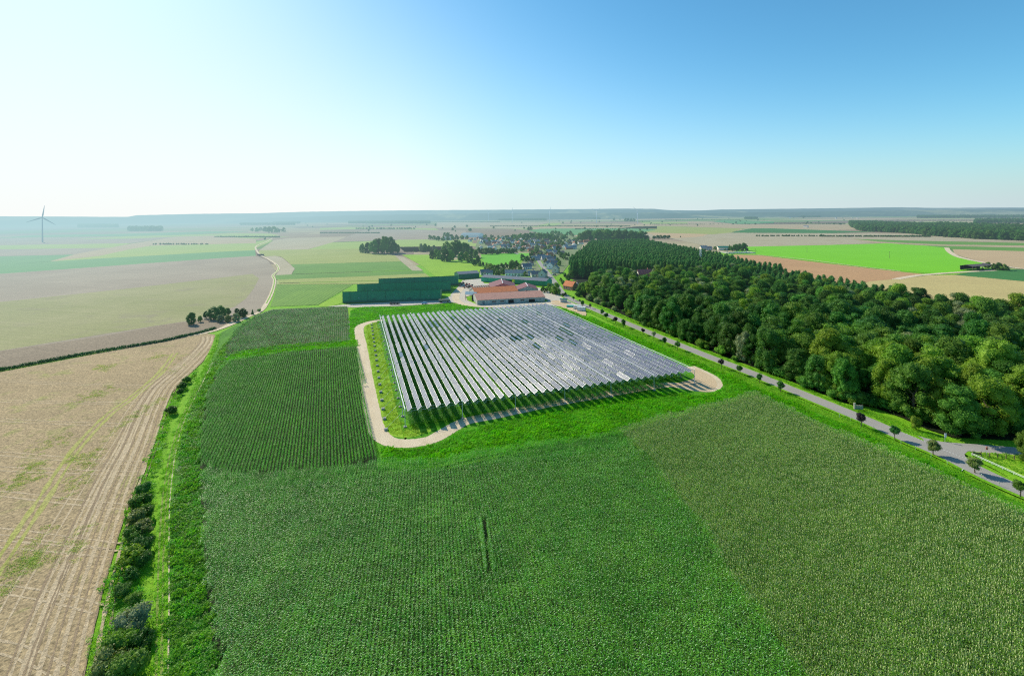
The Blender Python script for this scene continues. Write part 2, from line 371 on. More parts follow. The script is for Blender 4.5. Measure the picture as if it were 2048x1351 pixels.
# centre left fields
def z4(l): return [(420+x/4.876, 415+y/4.876) for x, y in l]
field('farm_field', z4([(480,418),(500,400),(620,318),(760,297),(1335,283),(1180,345),(950,406)]), C['pink'], -.36)
field('farm_field', z4([(330,350),(520,320),(600,300),(600,330),(450,392),(0,430),(0,350)]), C['lime'], -.365)
field('farm_field', z4([(1190,335),(1340,283),(1500,220),(2048,214),(2500,225),(2500,310),(1800,316)]), C['mauve'], -.37)
field('farm_field', z4([(960,405),(1185,340),(1830,318),(2560,312),(2560,372),(1840,382),(1500,400),(1100,410)]), C['lime'], -.35)
field('farm_field', z4([(1840,382),(2560,372),(2560,425),(1900,430)]), C['tilled'], -.34)
field('farm_field', z4([(470,440),(480,415),(960,405),(1460,398),(1455,430),(1800,463),(1862,522),(790,552),(700,480),(640,468),(540,474)]), C['olive'], -.30)
field('farm_field', z4([(540,474),(640,468),(705,488),(785,555),(828,592),(790,652),(640,657),(685,600),(610,535)]), C['pink'], -.26)
field('farm_field', z4([(786,552),(1862,523),(1972,606),(798,646),(830,595)]), C['green'], -.28)
field('farm_field', z4([(638,657),(798,650),(1970,613),(2060,613),(2170,690),(1650,708),(675,732)]), C['olive'], -.24)
field('farm_field', z4([(638,657),(798,650),(1972,612),(2060,613),(2100,640),(1500,668),(640,700)]), C['green'], -.22)
field('farm_field', z4([(660,738),(1660,712),(2170,695),(1700,745),(1380,742),(655,746)]), C['olive'], -.22)
field('farm_field', z4([(650,748),(1400,744),(1055,944),(588,962),(630,850)]), C['rowed'], -.20)
field('farm_field', z4([(1060,944),(1300,826),(1300,922),(1180,962),(1070,962)]), C['meadow'], -.19)
field('track_field', z4([(1800,464),(1885,480),(2080,613),(1972,612),(1862,522)]), C['pink'], -.20)
# meadows by the village
def z3(l): return [(640+x/3.413, 400+y/3.413) for x, y in l]
field('meadow', z3([(560,372),(760,372),(900,410),(1080,440),(1140,476),(1085,490),(1060,500),(930,512),(790,522),(700,450)]), C['meadow'], -.18)
field('meadow', z3([(1095,385),(1180,366),(1330,360),(1450,360),(1420,385),(1380,405),(1340,432),(1200,442),(1125,426)]), C['pasture'], -.17)
field('farm_field', z3([(525,270),(740,268),(770,290),(1115,294),(1110,315),(1040,320),(530,317)]), C['lime'], -.36)
field('farm_field', z3([(535,318),(1110,314),(1085,350),(800,352),(540,354)]), C['tilled'], -.34)
field('farm_field', z3([(780,190),(1300,195),(1430,205),(1400,240),(1240,250),(960,248),(860,225)]), C['tilled'], -.40)
field('farm_field', z3([(800,150),(1400,150),(1560,152),(1430,188),(1300,192),(950,186),(800,188)]), C['pink'], -.42)
field('farm_field', z3([(1560,156),(1650,155),(1640,165),(1590,178),(1440,185)]), C['lime'], -.38)
field('farm_field', z3([(1430,210),(1500,195),(2050,190),(2300,200),(2200,220),(1700,240),(1600,246)]), C['teal'], -.39)
field('farm_field', z3([(1420,200),(1460,183),(1700,170),(2300,175),(2300,195),(1500,197)]), C['tan'], -.41)
field('farm_field', z3([(1620,250),(1770,236),(1785,262),(1650,266)]), C['sand'], -.37)
field('farm_field', z3([(0,205),(240,200),(430,195),(870,210),(760,240),(300,240),(0,245)]), C['tilled'], -.42)
field('farm_field', z3([(190,182),(620,192),(900,194),(860,208),(400,196),(0,203),(0,190)]), C['lime'], -.41)
# right hand side
def z5(l): return [(1240+x/4.876, 405+y/4.876) for x, y in l]
field('farm_field', z5([(-200,330),(250,285),(900,305),(1080,292),(1300,295),(2048,297),(2800,300),(4200,310),(4200,380),(2800,372),(2048,412),(1240,430),(900,430),(500,350)]), C['pink'], -.43)
field('farm_field', z5([(-100,262),(150,233),(400,228),(1200,252),(1080,292),(900,308),(250,290),(0,262)]), C['olive'], -.41)
field('farm_field', z5([(230,290),(860,306),(800,330),(560,345),(420,340)]), C['sand'], -.40)
field('farm_field', z5([(1075,293),(1180,268),(1290,251),(1500,251),(2048,271),(2500,285),(2048,297)]), C['darkg'], -.39)
field('farm_field', z5([(0,215),(700,180),(1180,212),(2100,215),(3000,222),(3000,250),(2048,268),(1290,250),(1190,252),(400,226),(0,232)]), C['tan'], -.42)
field('farm_field', z5([(900,185),(1010,170),(1500,182),(1500,205),(1150,208)]), C['teal'], -.405)
field('farm_field', z5([(180,185),(660,190),(660,203),(240,207)]), C['lime'], -.405)
field('farm_field', [(1470,508.5),(1523,510.5),(1660,527),(1792,542),(1852,548),(1790,557),(1740,568),(1700,600),(1600,600),(1480,570),(1420,530)], C['orange'], -.26)
field('farm_field', [(1460,506),(1494,493),(1660,489.5),(1751,487),(1772,486),(1853,491),(1889,495),(1896,502),(1914,513),(1966,525),(1944,538),(1915,544),(1864,546),(1792,540.5),(1660,525.5),(1523,509.5)], C['vivid'], -.22)
field('farm_field', [(1690,575),(1740,562),(1790,557.5),(1862,549.5),(1915,549),(2048,562),(2500,610),(2700,800),(1900,760),(1700,640)], C['wheat'], -.24)
field('farm_field', [(1908,549),(1975,538.5),(2048,538),(2500,560),(2500,609),(2048,562)], C['darkg'], -.20)
field('farm_field', [(1905,498),(2048,502),(2600,515),(2600,575),(2048,537.5),(2020,532),(1968,524),(1928,514),(1909,507)], C['sand'], -.22)
field('farm_field', [(1700,478),(1800,480),(1950,483),(2600,498),(2600,512),(2048,501.5),(1905,497.5),(1850,489),(1751,486)], C['tan'], -.30)
field('farm_field', [(1705,477.5),(1830,481),(2048,485.5),(2600,500),(2600,504),(2048,490.5),(1880,488.5),(1760,483)], C['green'], -.28)
field('farm_field', [(1850,490.5),(2048,495),(2600,508),(2600,516),(2048,502),(1920,500)], C['green'], -.27)

field('village_ground', [(955,480),(1000,474),(1110,466),(1170,474),(1160,500),(1125,545),(1095,560),(1060,552),(965,545),(975,530),(1040,528),(1055,512),(1075,505),(1040,502),(960,506),(950,495)], soil('garden_ground', (.13,.22,.06), (.24,.25,.14), (.30,.27,.21), 0, 0, 0, 22, .4, .5, 6, .3), -.165)
field('pasture', [(960,508),(1000,506),(1030,505.5),(1060,506),(1050,512),(1045,518),(1032,527),(1000,529),(975,527)], C['pasture'], -.16)
# --- lanes and yards
LANE = W2([(250,693),(340,677),(430,660),(478,638),(517,624),(533,606),(545,580),(549,560),(546,550),(557,538),(552,528),(535,517),(520,509),(512,498),(514,491),(535,482),(545,476)])
ribbon('farm_track', LANE, 3.4, -.12, C['gravel'], wv=.06)
ribbon('track_grass_strip', LANE[5:11], .9, -.10, C['verge'])
ribbon('farm_track', [*W2([(270,692),(352,675),(440,657.5),(500,632)])], 1.6, -.115, C['gravel'])
ribbon('field_road', W2([(1790,558),(1830,551),(1880,546.5),(1935,543),(1990,540)]), 7, -.10, C['gravel'])
ribbon('field_road', W2([(1893,495),(1899,503),(1914,512),(1940,519),(1970,525),(2010,532),(2048,537),(2200,550)]), 7, -.10, C['gravel'])
ribbon('field_road', W2([(1494,507.5),(1600,517),(1700,530),(1800,541.5)]), 2.5, -.12, C['gravel'])
field('farm_yard', [(655,612),(700,607.5),(884,598),(905,590),(928,585),(935,600),(952,607.5),(1092,603),(1112,592),(1135,598),(1165,612),(1172,620),(1165,632),(1120,612),(1090,609),(1010,614),(950,612),(905,604),(884,606),(800,611),(710,614)], C['yard'], -.13)
field('farm_yard', [(900,590),(918,571),(925,560),(962,556),(968,566),(1080,575),(1130,585),(1125,600),(1105,603),(1090,598),(1080,585),(960,585),(935,592),(918,596)], C['yard'], -.14)
ribbon('yard_road', W2([(925,575),(915,585),(912,598),(925,607),(950,611.5),(1010,613),(1075,609),(1105,604)]), 6, -.10, C['gravel'])
field('dirt_heap_ground', [(1108,600),(1130,603),(1150,612),(1170,622),(1172,629),(1165,634),(1140,622),(1118,611),(1100,606)], C['dirt'], -.11, True)
# --- the road along the wood
ROADC = [(2120,1012),(2010,966),(1950,938),(1890,908),(1800,870.5),(1740,843),(1650,806),(1560,769),(1500,744.5),(1400,706),(1290,661),(1210,627.5),(1150,602),(1127,588),(1112,568),(1097,548),(1083,530),(1077,521)]
ROADW = [Vector((p.x, p.y, 0)) for p in W2(ROADC)]
ribbon('grass_verge', ROADW, 8.6, .012, C['verge'])
ribbon('road', ROADW, 6.0, .03, C['asphalt'])
ribbon('road', W2([(1850,884),(1890,890.5),(1930,894),(1983,897.5),(2048,903),(2200,915)]), 5.2, .034, C['asphalt'])
field('road', [(1835,871),(1870,880),(1907,888),(1950,892),(1952,899),(1936,901),(1929,908),(1931,913),(1940,921),(1925,923),(1895,905)], C['asphalt'], .038)
ribbon('street', W2([(1077,522),(1083,519),(1096,514),(1104,506),(1100,500),(1085,495),(1076,488),(1066,480)]), 6, -.05, C['asphalt'])
ribbon('street', W2([(1036,508),(1025,503),(1018,497),(1024,491),(1040,487)]), 5, -.05, C['asphalt'])
white = plain('road_paint', (.75,.75,.72), .6, .3, 0, .15, 3)
mk = MB()
for px in [(1812,867.5),(1818,870),(1824,872.3),(1830,874.8),(1836.5,877.5),(1842.5,880),(1849,882.6)]: pass
def dashes(px0, px1, n, w=.16, fill=.55):
    a, b = G(*px0), G(*px1); d = b-a
    for i in range(n):
        p = a+d*(i/n); q = a+d*((i+fill)/n); s = Vector((-d.y, d.x, 0)).normalized()*w/2
        mk.add([p+s, p-s, q-s, q+s], [(0,1,2,3)])
dashes((1812,867), (1854,884.5), 7); dashes((1881,896.5), (1936,918.5), 9)
for v in range(len(mk.v)): mk.v[v] = (mk.v[v][0], mk.v[v][1], .048)
mk.build('road_markings', white, kind='structure')
field('grass_verge', [(1929,907),(1937,901.5),(1960,900),(2048,906),(2400,940),(2400,1150),(2048,972),(1990,938),(1945,916)], C['verge'], .02)
field('paddock', [(1945,904),(1962,901.5),(2048,910),(2400,944),(2400,1100),(2048,954)], C['meadow'], .03)
# woodland floor
WOODF = [(1150,560),(1160,585),(1172,599),(1215,615),(1300,652),(1400,693),(1500,730),(1590,764),(1690,804),(1740,811),(1800,832),(1850,855),(1905,873),(2048,880)]
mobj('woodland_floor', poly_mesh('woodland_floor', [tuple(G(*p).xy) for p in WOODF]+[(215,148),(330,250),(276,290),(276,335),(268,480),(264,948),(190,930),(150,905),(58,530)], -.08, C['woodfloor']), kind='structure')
# --- the loop track round the solar canopy, and what grows beside it
P0 = Vector((-36.1, 157.4, 0)); U = Vector((.9485, .317, 0)); V = Vector((-.317, .9485, 0)); AL, AW = 157.0, 116.0
def A(a, b, z=0): return P0 + V*a + U*b + Vector((0,0,z))
loop = W2([(765,640),(745,643),(724,650),(718,660),(723,690),(729,730),(737,780),(744,820),(752,855),(764,873),(785,884),(820,886),(858,880),(885,867),(905,855),(935,841),(1000,828),(1100,807),(1200,790),(1300,773),(1345,769),(1385,776),(1415,778),(1431,769),(1424,755),(1400,742),(1380,733)])
ribbon('loop_track', loop, 5.4, .02, C['gravel'], wv=.05)
field('loop_track', [(1300,776),(1340,772),(1385,780),(1415,782),(1433,773),(1432,762),(1420,750),(1385,735),(1375,738),(1390,752),(1370,762)], C['dirt'], .03, True)
field('grass_plot', [(728,650),(740,644),(752,643),(800,845),(812,858),(870,856),(850,866),(820,874),(790,872),(770,862),(757,830),(742,760),(735,700)], C['meadow'], .008, True)
CLOV = [(700,622),(715,615),(800,612),(900,607),(950,613),(1010,618),(1085,611),(1110,612),(1165,633),(1230,662),(1300,691),(1400,733),(1500,770),(1590,806),(1700,852),(1800,893),(1900,938),(2048,1008),(2140,1055),(2048,1025),(1900,955),(1720,880),(1560,808),(1510,781),(1440,800),(1330,828),(1240,852),(1100,885),(950,915),(860,940),(755,935),(753,905),(750,880),(735,800),(722,740),(716,690),(712,686),(560,700),(470,712),(440,740),(450,716),(470,706),(560,690),(700,682)]
field('clover_field', CLOV, C['clover'], -.02)
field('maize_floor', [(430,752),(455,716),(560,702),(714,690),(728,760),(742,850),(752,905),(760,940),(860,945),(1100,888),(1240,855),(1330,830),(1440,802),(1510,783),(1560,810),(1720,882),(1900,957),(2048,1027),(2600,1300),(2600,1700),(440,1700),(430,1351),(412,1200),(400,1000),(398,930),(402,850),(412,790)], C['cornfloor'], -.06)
field('potato_field', [(440,716),(450,700),(455,680),(470,655),(512,630),(545,618),(694,612),(700,650),(703,684),(560,700)], C['potato'], -.05)
field('weedy_strip', [(330,1700),(332,1351),(334,1200),(338,1000),(350,900),(372,830),(410,740),(430,695),(436,668),(470,650),(520,628),(505,640),(470,668),(452,690),(446,715),(415,780),(404,850),(400,930),(402,1000),(414,1200),(432,1351),(446,1700)], C['lush'], -.04)
field('grass_path', [(290,1700),(300,1351),(306,1200),(312,1050),(322,950),(345,860),(375,790),(404,730),(424,690),(432,668),(440,668),(434,695),(412,740),(376,826),(354,900),(342,1000),(338,1200),(334,1351),(332,1700)], C['verge'], .0)
rut = soil('worn_turf', (.22,.30,.06), (.30,.32,.10), None, R(-20), 0, 0, 5, 2, .5, 4, .4)
for dx in (0, 1): ribbon('wheel_rut', [G(x+dx*w, y) for x, y, w in [(309,1500,12),(312,1351,11),(315,1200,10),(319,1080,9),(327,980,8),(342,900,7),(362,840,6),(392,775,4)]], .35, .012, rut, wv=.3)
ribbon('pale_edge_line', W2([(334,1500),(336,1351),(338,1200),(338,1060),(341,985),(352,900),(372,832),(400,775),(425,725)]), .2, .016, C['gravel'], wv=.25)
# tractor tracks in the stubble
rutm = soil('dark_rut', (.30,.215,.13), (.34,.245,.15), None, R(-30), 0, 0, 7, 2.5, .7, 4, .4)
pale = soil('compacted_stubble', (.56,.43,.27), (.50,.38,.235), None, R(-30), 0, 0, 7, 2.5, .7, 4, .5)
gtrk = soil('green_tramline', (.38,.38,.09), (.42,.38,.14), None, R(-30), 0, 0, 8, 2, .7, 4, .5)
def tracks(px, w, n, gap, mat, z=-.17):
    b = [Vector((p.x, p.y, 0)) for p in W2(px)]
    for k in range(n):
        out = []
        for i, p in enumerate(b):
            t = (b[min(i+1, len(b)-1)]-b[max(i-1, 0)]).normalized(); out.append(p+Vector((-t.y, t.x, 0))*gap*(k-(n-1)/2))
        ribbon('tractor_track', out, w, z, mat, wv=.45)
edge = [(75,1600),(130,1351),(175,1180),(218,1050),(250,960),(280,890),(305,820),(328,775),(360,745),(395,712),(418,685),(420,672)]
tracks(edge, .6, 4, 2.3, pale)
tracks(edge, .3, 5, 2.3, rutm, -.165)
tracks([(x-45*(y-600)/600, y) for x, y in edge], .6, 3, 2.2, pale, -.172)
tracks([(x-75*(y-600)/600, y) for x, y in edge], .5, 2, 2.2, pale, -.173)
tracks([(x-78*(y-600)/600-4, y) for x, y in edge], .4, 2, 2.2, rutm, -.1735)
tracks([(x-160*(y-600)/600+14, y) for x, y in edge[1:]], .35, 2, 2.0, pale, -.1725)
tracks([(-260,1351),(-60,1200),(70,1020),(150,900),(215,830),(262,795),(320,745),(350,705)], 1.0, 2, 2.0, gtrk, -.174)
for y0, y1 in ((760,772),(800,806),(838,850),(905,925),(935,945),(985,1012),(1060,1090),(1085,1105),(1175,1215),(1290,1390)):
    tracks([(-700,y0-30),(-200,y0-12),(0,y0),(120,(y0+y1)/2),(min(330, 330-(y0-760)*.32),y1)], .42, 2, 1.9, pale, -.176)
grn = soil('volunteer_greens', (.20,.34,.04), (.26,.35,.08), None, R(-30), 0, 0, 5, 2.5, .9, 4, .6)
# ================================================================== CROPS (uncountable plants, one object per field)
RAG = [.35]
def inside(poly, x, y):
    r = np.zeros(len(x), bool); n = len(poly)
    for i in range(n):
        x0, y0 = poly[i][0], poly[i][1]; x1, y1 = poly[(i+1) % n][0], poly[(i+1) % n][1]
        if y0 == y1: continue
        c = ((y0 > y) != (y1 > y)) & (x < (x1-x0)*(y-y0)/(y1-y0)+x0); r ^= c
    return r
def unlinked(name, me): return D.objects.new(name, me)
def scatter(name, pts, rot, scl, protos, **k):
    """pts Nx3, rot N, scl Nx3 ; one object carrying instances of the plant clumps"""
    me = D.meshes.new(name); me.vertices.add(len(pts)); me.vertices.foreach_set('co', np.asarray(pts, np.float32).ravel())
    for nm, ar, ty in (('r', rot, 'FLOAT'), ('s', scl, 'FLOAT_VECTOR'), ('i', rng.integers(0, len(protos), len(pts)), 'INT')):
        at = me.attributes.new(nm, ty, 'POINT'); at.data.foreach_set('vector' if ty == 'FLOAT_VECTOR' else 'value', np.asarray(ar, np.int32 if ty == 'INT' else np.float32).ravel())
    cc = D.collections.new(name+'_plants')
    for j, p in enumerate(protos): cc.objects.link(unlinked('plant_clump', p))
    o = mobj(name, me, **k)
    g = D.node_groups.new(name, 'GeometryNodeTree')
    g.interface.new_socket('Geometry', in_out='INPUT', socket_type='NodeSocketGeometry')
    g.interface.new_socket('Geometry', in_out='OUTPUT', socket_type='NodeSocketGeometry')
    N = g.nodes; i = N.new('NodeGroupInput'); out = N.new('NodeGroupOutput'); ip = N.new('GeometryNodeInstanceOnPoints')
    ci = N.new('GeometryNodeCollectionInfo'); ci.inputs[0].default_value = cc; ci.inputs[1].default_value = True; ci.inputs[2].default_value = True
    def att(n, ty):
        a = N.new('GeometryNodeInputNamedAttribute'); a.data_type = ty; a.inputs[0].default_value = n; return a.outputs[0]
    cx = N.new('ShaderNodeCombineXYZ'); L = g.links
    L.new(att('r', 'FLOAT'), cx.inputs[2]); L.new(i.outputs[0], ip.inputs['Points']); L.new(ci.outputs[0], ip.inputs['Instance'])
    ip.inputs['Pick Instance'].default_value = True; L.new(att('i', 'INT'), ip.inputs['Instance Index'])
    L.new(cx.outputs[0], ip.inputs['Rotation']); L.new(att('s', 'FLOAT_VECTOR'), ip.inputs['Scale']); L.new(ip.outputs[0], out.inputs[0])
    m = o.modifiers.new('plants', 'NODES'); m.node_group = g; return o
def leaf_strip(v, f, base, az, L, w, rise, droop, seg=3):
    """one arching blade"""
    d = np.array([math.cos(az), math.sin(az), 0]); s = np.array([-math.sin(az), math.cos(az), 0]); n = len(v)
    for k in range(seg+1):
        t = k/seg; p = base+d*L*t*(1-.15*t)+np.array([0, 0, rise*t-droop*t*t]); ww = w*(1-t)**.6*(.55+.45*min(1, t*4)) if k < seg else .004
        v.append(p+s*ww/2); v.append(p-s*ww/2)
        if k: f.append((n+2*k-2, n+2*k-1, n+2*k+1, n+2*k))
def maize_clump(w, rows, gap, h, mat, dens=.19, nl=8, tassel=None, jitter=.06, lw=.085, ll=.62):
    v = []; f = []; mi = []
    for r in range(rows):
        x = (r-(rows-1)/2)*gap; y = -w/2+random.random()*dens
        while y < w/2:
            px, py = x+random.gauss(0, jitter), y; H = h*random.uniform(.88, 1.08); a0 = random.uniform(-.5, .5)+(0 if random.random() < .6 else 1.3)
            for l in range(nl):
                z = H*(.32+.62*l/nl); L = ll*(1.05-.45*abs(l/nl-.45)*2)*random.uniform(.8, 1.2)
                leaf_strip(v, f, np.array([px, py, z]), a0+(l % 2)*math.pi+random.gauss(0, .35), L, lw, random.uniform(.25, .5)*(.7+.6*l/nl), random.uniform(.25, .75))
            mi += [0]*(len(f)-len(mi))
            if tassel:
                for q in range(3):
                    a = random.random()*6.3; n = len(v); e = np.array([px+.11*math.cos(a), py+.11*math.sin(a), H*.97+.30]); b = np.array([px, py, H*.92]); s = np.array([-math.sin(a), math.cos(a), 0])*.028
                    v += [b+s, b-s, e-s, e+s]; f.append((n, n+1, n+2, n+3)); mi.append(1)
            y += dens*random.uniform(.75, 1.3)
    me = D.meshes.new('maize_plants'); me.from_pydata([tuple(p) for p in v], [], f)
    me.materials.append(mat)
    if tassel: me.materials.append(tassel)
    me.polygons.foreach_set('material_index', mi); me.update(); return me
def herb_clump(w, h, n, size, mat, up=.35, stems=0, stemmat=None):
    """rosette / clover / weeds : small tilted leaf faces over little mounds"""
    c = rng.uniform(-w/2, w/2, (n, 2)); mound = h*(.55+.45*np.sin(c[:,0]*2.3/w*3+rng.uniform(0,6))*np.cos(c[:,1]*2.1/w*3+rng.uniform(0,6)))
    z = mound*rng.uniform(.45, 1, n); P = np.c_[c, z]
    nr = rng.normal(0, 1, (n, 3))*.75; nr[:, 2] = np.abs(nr[:, 2])+up; nr /= np.linalg.norm(nr, axis=1)[:, None]
    a = np.cross(nr, rng.normal(0, 1, (n, 3))); a /= np.linalg.norm(a, axis=1)[:, None]; b = np.cross(nr, a)
    s = size*rng.uniform(.6, 1.4, n)[:, None]
    V = np.stack([P+a*s, P+b*s*.62, P-a*s, P-b*s*.62], 1).reshape(-1, 3); F = np.arange(n*4).reshape(-1, 4)
    me = D.meshes.new('herb_plants'); me.from_pydata(V.tolist(), [], F.tolist()); me.materials.append(mat); me.update(); return me
def grid_pts(poly, step, az, jit=.15, edge=0, phase=(0, 0), ystep=None):
    ystep = ystep or step
    p = np.array([(q[0], q[1]) for q in poly]); ca, sa = math.cos(az), math.sin(az)
    ux, uy = np.array([ca, -sa]), np.array([sa, ca])       # across rows , along rows
    A1 = p@ux; B1 = p@uy
    gx = np.arange(math.floor(A1.min()/step)*step+phase[0], A1.max(), step); gy = np.arange(math.floor(B1.min()/ystep)*ystep+phase[1], B1.max(), ystep)
    X, Y = np.meshgrid(gx, gy); X = X.ravel(); Y = Y.ravel()
    X = X+rng.uniform(-jit, jit, len(X))*(edge == 0); Y = Y+rng.uniform(-jit, jit, len(Y))
    x = X*ux[0]+Y*uy[0]; y = X*ux[1]+Y*uy[1]
    wx = RAG[0]*(np.sin(x*.31+2*np.sin(y*.17))+.8*np.sin(x*.9+y*1.3)+.6*np.sin(x*2.3-y*1.9)); wy = RAG[0]*(np.cos(y*.27+2*np.sin(x*.21))+.8*np.cos(y*1.1-x*.7)+.6*np.sin(x*1.7+y*2.1))
    k = inside(poly, x+wx, y+wy)
    # keep what a camera near the site could see
    k &= (y > 52) & (np.abs(x) < y*1.35+40)
    return x[k], y[k]
LOOPC = [catmull(loop, 4)]; ROADL = [catmull(ROADW, 3)]
def crop(name, polypx, step, az, protos, hv=.15, flip=True, jit=0, label=None, cat=None, keep=None, world=False, z=0, sw=1, noise=None):
    poly = [(p[0], p[1]) for p in (polypx if world else W2(polypx))]
    x, y = grid_pts(poly, step, az, jit, 0 if jit else 1)
    if keep is not None: k = keep(x, y); x, y = x[k], y[k]
    n = len(x); rot = -az+(rng.integers(0, 2, n)*math.pi if flip else rng.uniform(0, 6.28, n))
    hs = rng.uniform(1-hv, 1+hv, n)
    if noise: hs = hs*(1+noise*(np.sin(x*.23+1.3*np.sin(y*.11))*np.cos(y*.19+np.sin(x*.13))))
    o = scatter(name, np.c_[x, y, np.full(n, z)], rot, np.c_[np.full(n, sw), np.full(n, sw), hs], protos, kind='stuff', label=label, category=None) if False else \
        scatter(name, np.c_[x, y, np.full(n, z)], rot, np.c_[np.full(n, sw), np.full(n, sw), hs], protos, kind='stuff', label=label, cat=cat)
    print(name, n); return o
maizeA = leafmat('maize_leaf', (.044,.21,.006), (.21,.52,.050), .38, .2, .34, .01, .14, glints=(.42,.66,.30))
maizeB = leafmat('ripening_maize_leaf', (.085,.235,.014), (.28,.50,.065), .45, .12, .36, .006, .10, glints=(.48,.58,.22))
tas = plain('maize_tassel', (.50,.58,.24), .8, .1, 0, .2, 3)
maizeC = leafmat('young_maize_leaf', (.045,.25,.008), (.15,.48,.03), .45, .12, .32, .01, .12)
cloverM = leafmat('clover_leaf', (.085,.33,.004), (.21,.56,.012), .5, .12, .4, .012, .18)
weedM = leafmat('weed_leaf', (.10,.29,.02), (.22,.47,.05), .5, .3, .38, .02, .25)
grassM = leafmat('grass_blade', (.11,.33,.008), (.22,.47,.02), .55, .25, .35, .01, .15)
potM = leafmat('potato_leaf', (.11,.25,.08), (.26,.45,.19), .6, .25, .25, .02, .25)
dryM = leafmat('withered_stem', (.12,.10,.06), (.20,.17,.10), .8, .1, .2, .02, .25)
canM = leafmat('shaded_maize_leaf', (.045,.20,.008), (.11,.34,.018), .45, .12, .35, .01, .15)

PA = [maize_clump(1.5, 2, .75, 2.3, maizeA, dens=.27, lw=.115, nl=7, jitter=.08) for _ in range(6)]
maizeL = leafmat('light_maize_leaf', (.055,.26,.012), (.15,.46,.03), .42, .2, .36, .01, .14)
PL_ = [maize_clump(1.5, 2, .75, 2.2, maizeL, dens=.25, lw=.11, nl=7) for _ in range(4)]
P1 = [maize_clump(.75, 1, .75, 2.3, maizeA, dens=.25, lw=.115, nl=7) for _ in range(3)]
PB = [maize_clump(1.5, 2, .75, 2.1, maizeB, tassel=tas, nl=7, dens=.25, lw=.10, jitter=.1) for _ in range(6)]
PC = [maize_clump(1.8, 2, .9, 1.9, maizeC, nl=7, lw=.10, ll=.5, jitter=.03) for _ in range(4)]
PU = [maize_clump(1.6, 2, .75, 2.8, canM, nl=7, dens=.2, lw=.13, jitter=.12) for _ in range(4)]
PCL = [herb_clump(1.6, .55, 230, .105, cloverM) for _ in range(5)]
PW = [herb_clump(1.6, .6, 260, .11, weedM) for _ in range(5)]
PG = [herb_clump(1.6, .22, 150, .085, grassM, up=.1) for _ in range(4)]
PP = [herb_clump(.7, .7, 55, .12, potM) for _ in range(5)]+[herb_clump(.8, .5, 45, .11, dryM)]
PT = [herb_clump(1.3, 1.1, 120, .16, weedM) for _ in range(3)]

# tracks pressed into the crops stay free of plants
def free_of(lines, w):
    segs = []
    for l in lines:
        for a, b in zip(l[:-1], l[1:]): segs.append((np.array([a[0], a[1]]), np.array([b[0], b[1]])))
    def f(x, y):
        k = np.ones(len(x), bool); P = np.c_[x, y]
        for a, b in segs:
            d = b-a; t = np.clip(((P-a)@d)/(d@d), 0, 1); k &= np.linalg.norm(P-a-t[:, None]*d, axis=1) > w
        return k
    return f
def both(*fs):
    def f(x, y):
        k = np.ones(len(x), bool)
        for g in fs: k &= g(x, y)
        return k
    return f
flr = free_of(LOOPC, 3.3); frd = free_of(ROADL, 3.6); turn = free_of([[G(1350,772), G(1410,768), G(1420,766)]], 5.5)
gapline = [W2([(967,1052),(972,1095),(980,1155)])]
fg = free_of(gapline, .72)
FA = [(404,930),(460,955),(560,952),(680,940),(748,930),(860,926),(950,912),(1100,890),(1235,868),(1308,930),(1353,990),(1408,1060),(1459,1150),(1530,1240),(1600,1351),(1692,1500),(450,1500),(436,1351),(420,1200),(410,1060)]
FB = [(1235,868),(1330,838),(1440,812),(1512,790),(1560,816),(1640,855),(1720,889),(1800,920),(1900,965),(2048,1036),(2300,1160),(2300,1500),(1680,1500),(1590,1351),(1520,1240),(1450,1150),(1400,1060),(1345,990),(1300,930)]
FC = [(455,722),(560,708),(714,694),(724,735),(732,800),(744,860),(752,910),(748,922),(680,938),(560,950),(460,953),(404,928),(400,900),(405,850),(412,800),(430,755)]
gp = []
for a, b in zip(gapline[0][:-1], gapline[0][1:]):
    d = b-a; s_ = Vector((-d.y, d.x, 0)).normalized()
    for k in range(int(d.length/.7)+1):
        for o in (-.92, .85, -.6): 
            q = a+d*min(1, k*.7/d.length)+s_*o; gp.append((q.x, q.y, 0))
gp = np.array(gp); scatter('gap_edge_maize', gp, rng.uniform(-.1, .4, len(gp)), np.ones((len(gp), 3)), P1, kind='stuff', label='maize plants lining the dark slot in the foreground crop')
TOPA = [(404,930),(460,955),(560,952),(680,940),(748,930),(860,926),(950,912),(1100,890),(1235,868)]
RAG[0] = .4
crop('light_maize_crop', TOPA+[(1260,896)]+[(x, y+38-8*i % 9) for i, (x, y) in enumerate(TOPA[::-1][1:])], 1.5, R(-10), PL_, .12, label='lighter green headland maize just below the clover strip')
FA = [(404,956),(460,984),(560,982),(680,969),(748,956),(860,952),(950,939),(1100,917),(1258,888)]+FA[9:]
crop('dark_maize_crop', FA, 1.5, R(-10), PA, .10, keep=fg, noise=.05, label='dark green maize crop filling the bottom centre of the picture')
crop('ripe_maize_crop', FB, 1.5, R(-16.5), PB, .08, noise=.04, label='olive maize crop with pale tassels at the lower right')
RAG[0] = .35
crop('rowed_maize_crop', FC, 1.8, R(-21.5), PC, .08, label='maize in clear straight rows left of the loop track')
